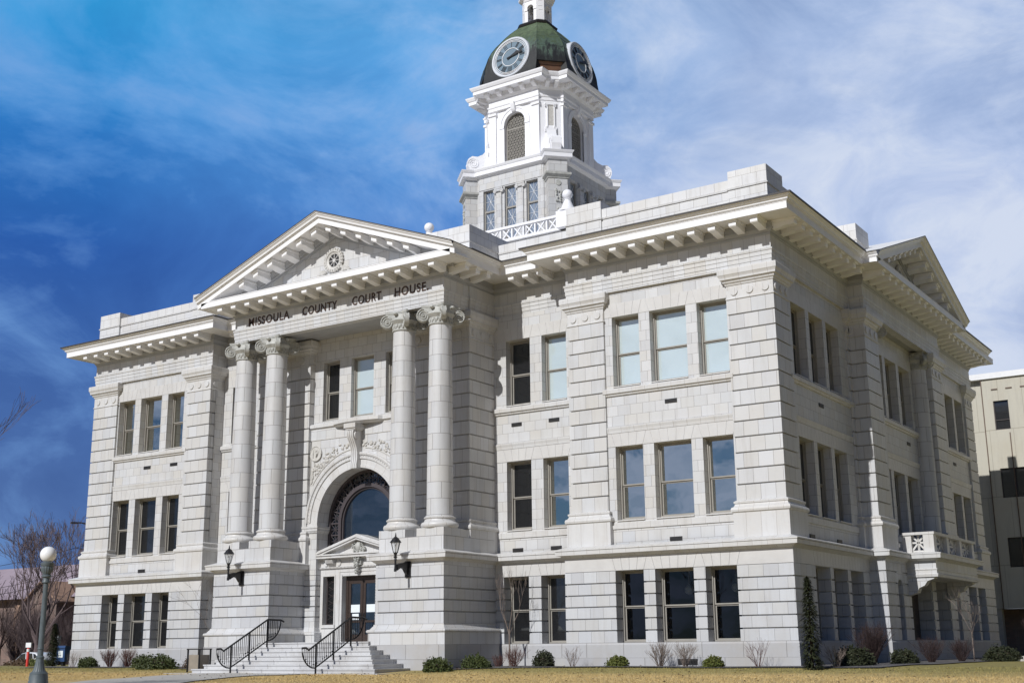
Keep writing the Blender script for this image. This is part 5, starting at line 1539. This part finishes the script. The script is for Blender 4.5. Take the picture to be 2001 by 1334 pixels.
twiggy('bare_shrub', 'sparse pale twig bush right of the round grey green bush', (12.0, -1.0), .85, .75, 12, TWIGG, G2, 23)
twiggy('bare_shrub', 'larger grey twig bush under the right pavilion windows', (16.0, -1.0), 1.0, .75, 46, TWIGG, G2, 24)
twiggy('bare_shrub', 'grey twig bush next to the basement grille', (17.1, -1.0), 1.0, .6, 30, TWIGG, G2, 25)
twiggy('bare_shrub', 'bare reddish stems at the right corner of the front wall', (20.1, -1.0), 1.0, .6, 12, TWIGR, G2, 26)
twiggy('bare_shrub', 'dense maroon twig bush under the leftmost window', (-16.75, -1.0), .95, .65, 60, TWIGR, G2, 27)
twiggy('bare_shrub', 'dense maroon twig bush under the second window from the left', (-15.35, -1.0), .95, .65, 60, TWIGR, G2, 28)
twiggy('bare_shrub', 'thin pale twig bush at the far left corner of the building', (-19.2, -1.5), .8, .6, 14, TWIGG, G2, 29)
bare_tree('bare_sapling', 'slender bare sapling in front of the windows right of the portico', (8.45, -.3, -.1), 1.6, 1.15, .04, 3, TWIGG, 31, .32, .25, (0, 0, 1), 4, .004)
bare_tree('bare_sapling', 'slender bare sapling between left pavilion and portico pedestal', (-8.6, -1.3, -.1), 1.6, 1.2, .03, 3, TWIGG, 38, .55, .10, (.05, 0, 1), 5, .004)
# right side of the building: its bushes take darker colours in place of shade
def conifer(label, c, h, w, n, m, seed, name='columnar_spruce'):
    g = random.Random(seed); x0, y0 = c; z0 = ground_z(x0, y0); t = thing(name, label, 'conifer', (x0, y0, z0))
    mb = MB(); mb.tube([(x0, y0, z0 - .1), (x0, y0, z0 + h * .5), (x0 + .04, y0, z0 + h)], .06, .01, 6); mb.build('trunk', BARKD, t)
    mb = MB()
    for _ in range(n):
        f = g.random() ** 1.15; a = g.uniform(0, 2 * PI); wob = 1 + .22 * math.sin(9 * f + 2 * a + seed) + .12 * math.sin(23 * f + a)
        rr = w * (1 - f) ** .55 * wob * g.uniform(.45, 1.0) + .03
        p = Vector((x0 + rr * math.cos(a), y0 + rr * math.sin(a), z0 + .06 + h * f))
        d = Vector((math.cos(a), math.sin(a), g.uniform(-.9, .3))).normalized(); s_ = d.cross(Vector((0, 0, 1))).normalized(); k = g.uniform(.06, .16)
        mb.quad(tuple(p - d * k * .6), tuple(p + s_ * k * .22), tuple(p + d * k), tuple(p - s_ * k * .22))
    mb.build('foliage', m, t); return t
conifer('narrow dark columnar spruce at the right corner of the courthouse', (22.8, -2.6), 3.15, .40, 3400, SPRUCE, 41)
conifer('dark olive columnar conifer behind the globe street lamp', (-25.6, 2.0), 2.4, .42, 3600, SPRUCE, 42)
twiggy('bare_shrub', 'bare twigs between the spruce and the side hedge', (23.2, -1.2), .9, .7, 20, TWIGG, G2, 43)
leafy('yew_shrub', 'dark green hedge bush along the shaded side wall', (23.2, .6), .72, .8, .70, 4200, SPRUCE, G1, 44)
twiggy('bare_shrub', 'tall dense red twig bush along the shaded side wall', (22.9, 3.8), 1.55, 1.1, 150, TWIGD, G2, 45)
leafy('yew_shrub', 'dark green bush right of the tall red twig bush', (23.3, 6.8), .55, .7, .6, 2600, SPRUCE, G1, 46)
twiggy('bare_shrub', 'brown twig bush in front of the side porch', (23.6, 9.6), 1.1, 1.0, 70, TWIGD, G2, 47)
twiggy('bare_shrub', 'dark red twig bush beside the porch sapling', (24.3, 11.8), 1.0, .9, 70, TWIGD, G2, 48)
bare_tree('bare_sapling', 'slender bare sapling in front of the shaded side porch', (24.6, 12.8, -.1), 1.3, .75, .03, 3, TWIGG, 49, .4, .2, (0, 0, 1), 4, .004)
leafy('yew_shrub', 'broad dark green bush at the far end of the side bed', (25.6, 13.5), .80, .8, .66, 3200, SPRUCE, G1, 50)
bare_tree('bare_sapling', 'thin bare sapling beside the beige cabinet', (25.6, 20.5, -.1), .9, .5, .016, 3, TWIGD, 51, .4, .2, (0, 0, 1), 4, .004)
# cabinet and step at the right edge
ct = thing('utility_cabinet', 'beige metal utility cabinet at the right edge beside the annex', 'cabinet', (26.9, 15.6, -.27))
CABM = plain_mat('beige_cabinet', (.34, .30, .23), .6, .08)
mb = MB(); mb.box(26.4, 28.0, 15.4, 16.4, -.1, 1.15); mb.box(26.35, 28.05, 15.35, 16.45, 1.15, 1.22); mb.build('cabinet_body', CABM, ct)
mb = MB(); mb.box(26.55, 27.18, 15.375, 15.4, 0, 1.05); mb.box(27.23, 27.85, 15.375, 15.4, 0, 1.05); mb.build('cabinet_door', CABM, ct)
mb = MB(); mb.box(26.3, 28.1, 15.3, 16.5, -.4, -.1); mb.build('cabinet_base', RUST, ct)
tag((lambda m_: (m_.box(25.0, 26.6, 13.6, 14.4, -.4, .02), m_.box(25.1, 26.5, 14.4, 15.2, -.4, .14), m_.build('concrete_step', CONC))[-1])(MB()), 'low concrete step beside the beige utility cabinet', 'step')

# ------------------------------------------------------------------ street lamp
lx, ly = 10.17, -25.0; lz = ground_z(lx, ly)
LAMPM = plain_mat('grey_green_paint', (.115, .14, .15), .5, .15, 6)
lp = thing('street_lamp', 'grey green fluted street lamp with white globe on the front lawn', 'street lamp', (lx, ly, lz))
def flute(mb, prof, seg=40, amp=.06):
    i = len(mb.v)
    for r, z in prof:
        for k in range(seg):
            a = 2 * PI * k / seg; rr = r * (1 - (amp if k % 2 else 0)); mb.v.append((lx + rr * math.cos(a), ly + rr * math.sin(a), z))
    for j in range(len(prof) - 1):
        for k in range(seg): k2 = (k + 1) % seg; mb.f.append((i + j * seg + k, i + j * seg + k2, i + (j + 1) * seg + k2, i + (j + 1) * seg + k)); mb.uv.append(None)
mb = MB(); mb.lathe((lx, ly), [(.262, lz - .1), (.262, lz + .18), (.25, lz + .21), (.25, lz + .44), (.235, lz + .47), (.24, lz + .56), (.225, lz + .60), (.23, lz + .64), (.185, lz + .69)], 32)
flute(mb, [(.18, lz + .68), (.14, lz + .76), (.11, lz + .90), (.095, lz + 1.02)]); mb.lathe((lx, ly), [(.105, lz + 1.02), (.108, lz + 1.06), (.08, lz + 1.09)], 32)
mb.build('base', LAMPM, lp, 40)
mb = MB(); flute(mb, [(.076, lz + 1.0), (.072, lz + 1.9), (.062, 2.50)], 32, .08); mb.lathe((lx, ly), [(.066, 2.49), (.10, 2.51), (.10, 2.54), (.085, 2.56), (.085, 2.63), (.13, 2.66), (.13, 2.69), (.08, 2.72)], 32)
mb.lathe((lx, ly), [(.082, lz + 1.26), (.092, lz + 1.27), (.082, lz + 1.29)], 32); mb.build('post', LAMPM, lp, 40)
mb = MB(); flute(mb, [(.08, 2.70), (.13, 2.78), (.165, 2.86), (.15, 2.93)], 32, .08); mb.lathe((lx, ly), [(.15, 2.93), (.165, 2.95), (.165, 3.02), (.13, 3.04)], 32); mb.build('globe_holder', LAMPM, lp, 40)
mb = MB(); mb.ball((lx, ly, 3.245), .21, None, None, 32, 20); mb.build('globe', GLOBE, lp, 60)

# ------------------------------------------------------------------ left background
BRICK = block_mat('dark_red_brick', [(.17, .10, .08), (.21, .125, .10), (.14, .09, .075)], (.16, .13, .12), rough=.85, mu=.06, mv=.12, stain=.4, stain_col=(.06, .04, .035))
ROOFP = plain_mat('pinkish_roof_shingle', (.36, .29, .33), .8, .08, 1.0)
ROOFT = plain_mat('tan_roof_shingle', (.42, .27, .19), .8, .1, 2.0)
bb = thing('brick_building', 'brick building with broad pinkish hipped roof and a gabled front across the street', 'building', (-66, 24, -.7))
yb = 24
mb = MB(.5, .16); mb.box(-99, -50.5, yb + 3, yb + 14, -1, 5.6); mb.build('wall', BRICK, bb)
mb = MB()
e = 5.55
mb.quad((-100, yb + 2, e), (-49.8, yb + 2, e), (-57.2, yb + 9, 9.1), (-100, yb + 9, 9.1)); mb.quad((-49.8, yb + 2, e), (-49.8, yb + 16, e), (-57.2, yb + 9, 9.1)); mb.quad((-49.8, yb + 16, e), (-100, yb + 16, e), (-100, yb + 9, 9.1), (-57.2, yb + 9, 9.1)); mb.build('roof', ROOFP, bb)
mb = MB(.5, .16)
gx, gw = -57.9, 2.1
mb.poly_extrude([(gx - gw, -1), (gx + gw, -1), (gx + gw, 5.2), (gx, 6.75), (gx - gw, 5.2)], yb + .4, yb + 6, lambda p, q, a: (p, a, q)); mb.build('gable_wall', BRICK, bb)
mb = MB()
for s_ in (-1, 1): mb.poly_extrude([(gx + s_ * (gw + .35), 5.10), (gx, 6.95), (gx, 6.80), (gx + s_ * (gw + .35), 4.95)], yb + .1, yb + 8, lambda p, q, a: (p, a, q))
mb.build('gable_roof', ROOFT, bb)
mb = MB(); mb.tube([(gx + .8 * math.cos(PI * k / 12), yb + .38, 2.6 + .8 * math.sin(PI * k / 12)) for k in range(13)], .09, None, 4); mb.box(gx - .75, gx + .75, yb + .36, yb + .4, .6, 2.6); mb.build('arched_window', BROWNLEAF, bb)
mb = MB(); mb.box(-61.4, -60.5, yb + .2, yb + 4, -1, 4.9); mb.build('porch_post', ROOFT, bb)
# white car
car = thing('parked_car', 'white hatchback car parked beyond the low hedge at left', 'car', (-47.1, 16.2, -.72))
def Tcar(u, d, z): return (-47.1 + u, 16.2 + d, -.72 + z)
CARP, nt, b = mat('white_car_paint'); b.inputs['Base Color'].default_value = (.75, .76, .78, 1); b.inputs['Roughness'].default_value = .25; b.inputs['Coat Weight'].default_value = .6
body = [(-2.1, .35), (-2.12, .62), (-2.0, .78), (-1.15, .92), (-.45, 1.38), (.2, 1.50), (1.2, 1.46), (1.75, 1.22), (2.0, .98), (2.1, .75), (2.08, .4), (1.75, .30), (-1.75, .30)]
mb = MB(T=Tcar); mb.poly_extrude(body, -.80, .80, lambda p, q, a: (p, a, q)); o = mb.build('body', CARP, car, 30)
bv = o.modifiers.new('bevel', 'BEVEL'); bv.width = .09; bv.segments = 3; bv.limit_method = 'ANGLE'
for pts in ([(-.95, .95), (-.42, 1.33), (.12, 1.42), (.14, .96)], [(.24, .96), (.22, 1.42), (.95, 1.40), (1.05, .98)], [(1.15, .99), (1.06, 1.38), (1.30, 1.34), (1.65, 1.10)]):
    mb = MB(T=Tcar); mb.poly_extrude(pts, -.812, -.79, lambda p, q, a: (p, a, q)); mb.build('window', GL_DARK, car)
mb = MB(T=Tcar); mb.poly_extrude([(1.72, .80), (2.06, .84), (1.98, 1.0), (1.80, 1.0)], -.815, -.6, lambda p, q, a: (p, a, q)); mb.build('tail_light', plain_mat('red_lens', (.25, .01, .02), .3, 0, 1, None, 0), car)
for u in (-1.3, 1.3):
    for d in (-.78, .72):
        mb = MB(T=Tcar); mb.poly_extrude([(u + .32 * math.cos(2 * PI * k / 20), .32 + .32 * math.sin(2 * PI * k / 20)) for k in range(20)], d - .06, d + .12, lambda p, q, a: (p, a, q)); wl = mb.build('wheel', IRON, car)
        mb = MB(T=Tcar); mb.poly_extrude([(u + .2 * math.cos(2 * PI * k / 16), .32 + .2 * math.sin(2 * PI * k / 16)) for k in range(16)], d - .07, d - .055, lambda p, q, a: (p, a, q)); mb.build('rim', WROOF, wl)
# red post with a white sign, newspaper box, stacked sign post, hedge
REDM = plain_mat('red_paint', (.62, .035, .02), .5, .05)
sp_ = thing('sign_post', 'short red post carrying a small white sign left of the street lamp', 'sign post', (-28.0, 2.0, -.2))
mb = MB(); mb.lathe((-28.0, 2.0), [(.085, -.3), (.085, .98), (.07, 1.0)], 16); mb.build('post', REDM, sp_, 40)
mb = MB(); mb.lathe((-28.0, 2.0), [(.10, .78), (.10, .94)], 16); mb.build('collar', WHITE, sp_, 40)
mb = MB(); mb.box(-28.25, -27.75, 1.97, 2.03, 1.03, 1.31); mb.build('sign', WHITE, sp_)
BLUEM = plain_mat('blue_paint', (.025, .065, .17), .5, .1)
nb = thing('newspaper_box', 'blue newspaper box with a pale window at the far left corner', 'newspaper box', (-27.3, 4.0, -.2))
mb = MB(); mb.box(-27.62, -26.85, 3.75, 4.25, .18, .98); mb.poly_extrude([(3.70, .98), (4.30, .98), (4.28, 1.06), (3.75, 1.12)], -27.66, -26.81, lambda p, q, a: (a, p, q)); mb.build('box', BLUEM, nb)
mb = MB(); mb.box(-27.45, -27.02, 3.735, 3.755, .42, .82); mb.build('window', PAPER, nb)
mb = MB(); mb.box(-27.32, -27.15, 3.9, 4.1, -.3, .18); mb.box(-27.5, -26.97, 3.8, 4.2, -.22, -.17); mb.build('pedestal', IRON, nb)
mt_ = thing('meter_post', 'grey post with stacked boxes behind the newspaper box', 'post', (-28.6, 4.5, -.2))
mb = MB(); mb.tube([(-28.6, 4.5, -.3), (-28.6, 4.5, 1.75)], .04, None, 8); mb.build('post', LAMPM, mt_)
mb = MB()
for z in (.85, 1.2, 1.5): mb.box(-28.75, -28.45, 4.4, 4.6, z, z + .24)
mb.build('meter_box', plain_mat('grey_box', (.3, .31, .33), .6, .1), mt_)
for i, (x, y, rx) in enumerate(((-33.6, 5.6, 1.3), (-31.4, 4.6, 1.2), (-29.6, 4.0, .9))):
    leafy('hedge_shrub', ('leftmost low brownish hedge bush left of the red post', 'low brownish hedge bush just left of the red post', 'low yellow green hedge bush right of the red post')[i], (x, y), rx, .8, .40, 2200, YEWY if i == 2 else BROWNLEAF, 'low hedge at far left', 60 + i, .11)
# trees at the left
bare_tree('bare_tree', 'large many stemmed bare tree behind the street lamp', (-50.6, 19.0, -.7), 2.4, 3.3, .26, 6, BARKM, 71, .52, .16, (0, 0, 1), 6, .011)
bare_tree('bare_tree', 'bare tree close beside the left edge of the courthouse', (-46.0, 21.5, -.7), 2.4, 2.7, .20, 5, BARKM, 72, .42, .22, (0, 0, 1), 5, .012)
bare_tree('bare_tree', 'bare tree at the far left in front of the brick building', (-58.5, 21.0, -.7), 1.8, 2.2, .15, 5, BARKD, 73, .45, .2, (0, 0, 1), 5, .012)
bare_tree('bare_tree', 'bare tree whose budding twigs reach in at the left edge', (5.0, -25.8, ground_z(5.0, -25.8)), 2.8, 2.0, .13, 5, BARK, 79, .42, .22, (.06, .02, 1), 6, .0045)
for i in range(5):
    twiggy('thicket', ('dense brown thicket of bare stems far left', 'dense brown thicket behind the parked car', 'dense brown thicket behind the street lamp', 'dense brown thicket behind the newspaper box', 'dense brown thicket close to the courthouse corner')[i], (-62.5 + 3.7 * i, 21.8 + (i % 2)), 4.6 if i != 3 else 3.8, 2.6, 75, BARKM, 'brown thickets before the brick building', 90 + i, 3, .03)
# utility pole and wires
up = thing('utility_pole', 'dark utility pole with a street light arm just left of the courthouse', 'utility pole', (-46.9, 20.2, -.7))
mb = MB(); mb.tube([(-46.9, 20.2, -.8), (-46.9, 20.2, 11.3)], .15, .11, 10); mb.build('pole', BARKD, up)
mb = MB(); mb.tube([(-46.9, 20.2, 10.95), (-47.7, 20.15, 11.12), (-48.3, 20.1, 11.16)], .07, .05, 6); mb.poly_extrude([(-48.9, 11.10), (-48.2, 11.06), (-48.1, 11.2), (-48.8, 11.26)], 19.98, 20.25, lambda p, q, a: (p, a, q)); mb.build('lamp_arm', IRON, up)
mb = MB(); mb.tube([(-46.9, 20.2, 8.9), (-48.0, 20.1, 9.05), (-48.9, 20.0, 10.1)], .03, None, 5); mb.build('bracket', IRON, up)
mb = MB()
for z0, z1, s in ((6.6, 7.35, .25), (6.3, 7.0, .5), (8.6, 9.2, .3)):
    mb.tube([(-66 + 19.1 * k / 14, 20.0, z0 - .9 + (z1 - z0 + .9) * k / 14 - s * math.sin(PI * k / 14)) for k in range(15)], .025, None, 4)
tag(mb.build('overhead_wire', IRON), 'thin overhead wires running left from the utility pole', 'wires')

# ------------------------------------------------------------------ annex at the right
AN = thing('annex_building', 'beige concrete panel annex with dark windows behind the courthouse at right', 'building', (40, 42, -.2))
ANM = block_mat('beige_panel', [(.50, .47, .385), (.535, .505, .42), (.475, .45, .37)], (.30, .27, .21), rough=.8, mu=.02, mv=.012, stain=.35, stain_col=(.42, .36, .25))
ya = 42.0
mb = MB(1.55, 4.55, 1.2)
hol = []
for x in [20.40 + 4.2 * k for k in range(8)]:
    hol += [(x, x + .98, 14.85, 16.85), (x, x + 1.85, 10.22, 12.2), (x, x + 1.85, 5.6, 7.56)]
def TA(u, d, z): return (u, ya + d, z)
mb.T = TA; panel(mb, 19.75, 56, 2.92, 18.42, 0, hol, .25)
mb.box(2, 19.70, .35, 1.0, 2.92, 18.42)
mb.quad((2, 0.3, 2.92), (56, .001, 2.92), (56, 6, 2.92), (2, 6, 2.92))
mb.build('wall', ANM, AN)
for i, h in enumerate(hol):
    m = MB(T=TA); fw = .05; a, b, z0, z1 = h
    m.box(a, a + fw, .12, .22, z0, z1); m.box(b - fw, b, .12, .22, z0, z1); m.box(a + fw, b - fw, .12, .22, z0, z0 + fw); m.box(a + fw, b - fw, .12, .22, z1 - fw, z1)
    if b - a > 1.2: m.box((a + b) / 2 - .04, (a + b) / 2 + .04, .11, .22, z0 + fw, z1 - fw)
    else: m.box(a + fw, b - fw, .12, .22, z0 + .65, z0 + .70)
    w = m.build('window', DFRAME, AN); m = MB(T=TA); m.quad((a, .2, z0), (b, .2, z0), (b, .2, z1), (a, .2, z1)); m.build('pane', GL_DARK, w)
BRN = plain_mat('copper_brown_fin', (.15, .10, .07), .6, .15)
mb = MB(T=TA)
for x in [19.72] + [21.30 + 4.2 * k for k in range(8)]: mb.box(x - .03, x + .03, -.06, .02, 2.92, 18.40 if x < 20 else 14.6)
mb.build('fin', BRN, AN)
mb = MB(T=TA); mb.box(1.8, 56.2, -.16, 1, 18.42, 18.82); mb.build('coping', WROOF, AN)
mb = MB(T=TA)
for k in range(30): mb.box(20.35 + .95 * k, 20.35 + .95 * k + .42, -.05, .02, 17.62, 17.70)
mb.build('weep_slot', BRN, AN)
mb = MB(.5, .16, T=TA); mb.box(2, 56, 2.2, 2.6, -.6, 2.93); mb.build('recessed_brick_wall', BRICK, AN)
mb = MB(.6, .6, T=TA)
for x in (19.2, 23.4, 27.6, 31.8): mb.box(x - .3, x + .3, .3, .9, -.6, 2.93)
mb.build('column', CONC, AN)
mb = MB(T=TA); mb.box(20.6, 22.6, 2.12, 2.2, .4, 2.2); mb.build('shop_window', GL_DARK, AN)

# ------------------------------------------------------------------ camera
cam = bpy.data.cameras.new('camera'); co = bpy.data.objects.new('camera', cam); COL.objects.link(co)
co.location = (38.85, -45.937, .706)
yaw, pit, rol = .5833, .2430, -.0100
FIT = None
fwd = Vector((-math.sin(yaw) * math.cos(pit), math.cos(yaw) * math.cos(pit), math.sin(pit)))
rt = Vector((math.cos(yaw), math.sin(yaw), 0)); upv = rt.cross(fwd)
r2 = rt * math.cos(rol) + upv * math.sin(rol); u2 = upv * math.cos(rol) - rt * math.sin(rol)
co.matrix_world = Matrix(((r2.x, u2.x, -fwd.x, co.location.x), (r2.y, u2.y, -fwd.y, co.location.y), (r2.z, u2.z, -fwd.z, co.location.z), (0, 0, 0, 1)))
cam.sensor_width = 36; cam.lens = 36 * 2414.3 / 2001; cam.clip_end = 8000; cam.clip_start = .1
S.camera = co

# ------------------------------------------------------------------ light and sky
SUN_E = math.atan(.70)
sd = Vector((-.045, -1.0, .70)).normalized()
sl = bpy.data.lights.new('sun', 'SUN'); sl.energy = 3.85; sl.angle = R(.53); sl.color = (1.0, .992, .98)
so = bpy.data.objects.new('sun', sl); COL.objects.link(so); so.rotation_euler = sd.to_track_quat('Z', 'Y').to_euler()
wd = bpy.data.worlds.new('World'); S.world = wd; wd.use_nodes = True
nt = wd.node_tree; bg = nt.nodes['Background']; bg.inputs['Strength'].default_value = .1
sky = nd(nt, 'ShaderNodeTexSky'); sky.sky_type = 'NISHITA'; sky.sun_disc = False; sky.sun_elevation = SUN_E; sky.sun_rotation = R(180 + 2.6)
sky.air_density = 1.0; sky.dust_density = .6; sky.ozone_density = 2.0
tc_ = nd(nt, 'ShaderNodeTexCoord').outputs['Generated']
s = nd(nt, 'ShaderNodeSeparateXYZ'); nt.links.new(tc_, s.inputs[0])
def dot(v):
    n = nd(nt, 'ShaderNodeVectorMath', operation='DOT_PRODUCT'); n.inputs[1].default_value = v; nt.links.new(tc_, n.inputs[0]); return n.outputs['Value']
side = dot((.835, .55, 0)); front = dot((-.55, .835, 0)); south = dot((-.55, -.835, 0))
den = mth(nt, 'ADD', mth(nt, 'MAXIMUM', s.outputs[2], 0.0), .22)
px_ = mth(nt, 'DIVIDE', s.outputs[0], den); py_ = mth(nt, 'DIVIDE', s.outputs[1], den)
cv = nd(nt, 'ShaderNodeCombineXYZ'); nt.links.new(px_, cv.inputs[0]); nt.links.new(py_, cv.inputs[1])
mpd = nd(nt, 'ShaderNodeMapping'); mpd.inputs['Rotation'].default_value = (0, R(-14), R(20)); mpd.inputs['Scale'].default_value = (1, 1, 1.9); nt.links.new(tc_, mpd.inputs[0])
def dnoise(scale, det, rough, dist):
    n = nd(nt, 'ShaderNodeTexNoise', i_Scale=scale, i_Detail=det, i_Roughness=rough, i_Distortion=dist); nt.links.new(mpd.outputs[0], n.inputs['Vector']); return n.outputs['Fac']
n1 = dnoise(4.2, 9, .60, .5); n2 = dnoise(1.7, 4, .5, .3); n3 = dnoise(9.0, 8, .62, .8); n4 = dnoise(26.0, 7, .6, .9)
# cloud bank in the north, broken cloud in the south-west, unseen sky overhead and in the east darkened to deepen the shade
fr = ramp(nt, front, [(.45, (0, 0, 0)), (.72, (1, 1, 1))])
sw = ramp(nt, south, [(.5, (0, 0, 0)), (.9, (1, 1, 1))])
low = ramp(nt, s.outputs[2], [(.45, (1, 1, 1)), (.8, (0, 0, 0))])
def k10(*c): return tuple(10 * x for x in c)
e = s.outputs[2]
left_c = ramp(nt, e, [(.05, k10(.095, .18, .41)), (.20, k10(.055, .135, .39)), (.30, k10(.028, .115, .42)), (.38, k10(.03, .19, .56)), (.47, k10(.035, .33, .72))])
mid_c = ramp(nt, e, [(.12, k10(.12, .26, .62)), (.32, k10(.10, .27, .68)), (.46, k10(.13, .42, .84))])
right_c = ramp(nt, e, [(.12, k10(.45, .54, .77)), (.48, k10(.38, .52, .80))])
sn = mth(nt, 'ADD', side, mth(nt, 'MULTIPLY', mth(nt, 'SUBTRACT', n2, .5), .25))
g = mix(nt, ramp(nt, mth(nt, 'ADD', sn, .5), [(.18, (0, 0, 0)), (.46, (1, 1, 1))]), left_c, mid_c)
g = mix(nt, ramp(nt, mth(nt, 'ADD', sn, .5), [(.46, (0, 0, 0)), (.70, (1, 1, 1))]), g, right_c)
shade = ramp(nt, n1, [(.28, (.66, .70, .78)), (.58, (1.12, 1.10, 1.05))])
g = mix(nt, 1.0, g, shade, 'MULTIPLY')
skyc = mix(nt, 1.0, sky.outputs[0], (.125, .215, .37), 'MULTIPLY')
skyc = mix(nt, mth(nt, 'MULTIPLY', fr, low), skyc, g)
bank = mth(nt, 'MULTIPLY', mth(nt, 'MULTIPLY', fr, low), mth(nt, 'ADD', mth(nt, 'MULTIPLY', side, .8), .66))
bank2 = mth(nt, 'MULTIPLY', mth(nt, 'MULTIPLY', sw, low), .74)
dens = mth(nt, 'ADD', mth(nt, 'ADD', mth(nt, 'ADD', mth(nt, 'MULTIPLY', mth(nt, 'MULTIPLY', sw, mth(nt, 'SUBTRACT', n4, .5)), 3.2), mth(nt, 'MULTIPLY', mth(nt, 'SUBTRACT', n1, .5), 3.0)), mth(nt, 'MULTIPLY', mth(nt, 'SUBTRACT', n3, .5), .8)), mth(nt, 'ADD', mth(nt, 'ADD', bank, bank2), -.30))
cl = ramp(nt, dens, [(.05, (0, 0, 0)), (.30, (.22, .22, .22)), (.60, (.62, .62, .62)), (1, (.95, .95, .95))])
cc = ramp(nt, mth(nt, 'ADD', n3, mth(nt, 'MULTIPLY', side, .35)), [(.34, k10(.33, .42, .66)), (.52, k10(.50, .59, .81)), (.70, k10(.64, .71, .86))])
lc = mix(nt, ramp(nt, mth(nt, 'ADD', sn, .5), [(.25, (0, 0, 0)), (.62, (1, 1, 1))]), k10(.20, .40, .76), cc)
cc = mix(nt, fr, cc, lc)
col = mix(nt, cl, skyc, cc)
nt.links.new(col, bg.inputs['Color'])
S.view_settings.view_transform = 'Standard'; S.view_settings.look = 'None'; S.view_settings.exposure = 0; S.view_settings.gamma = 1
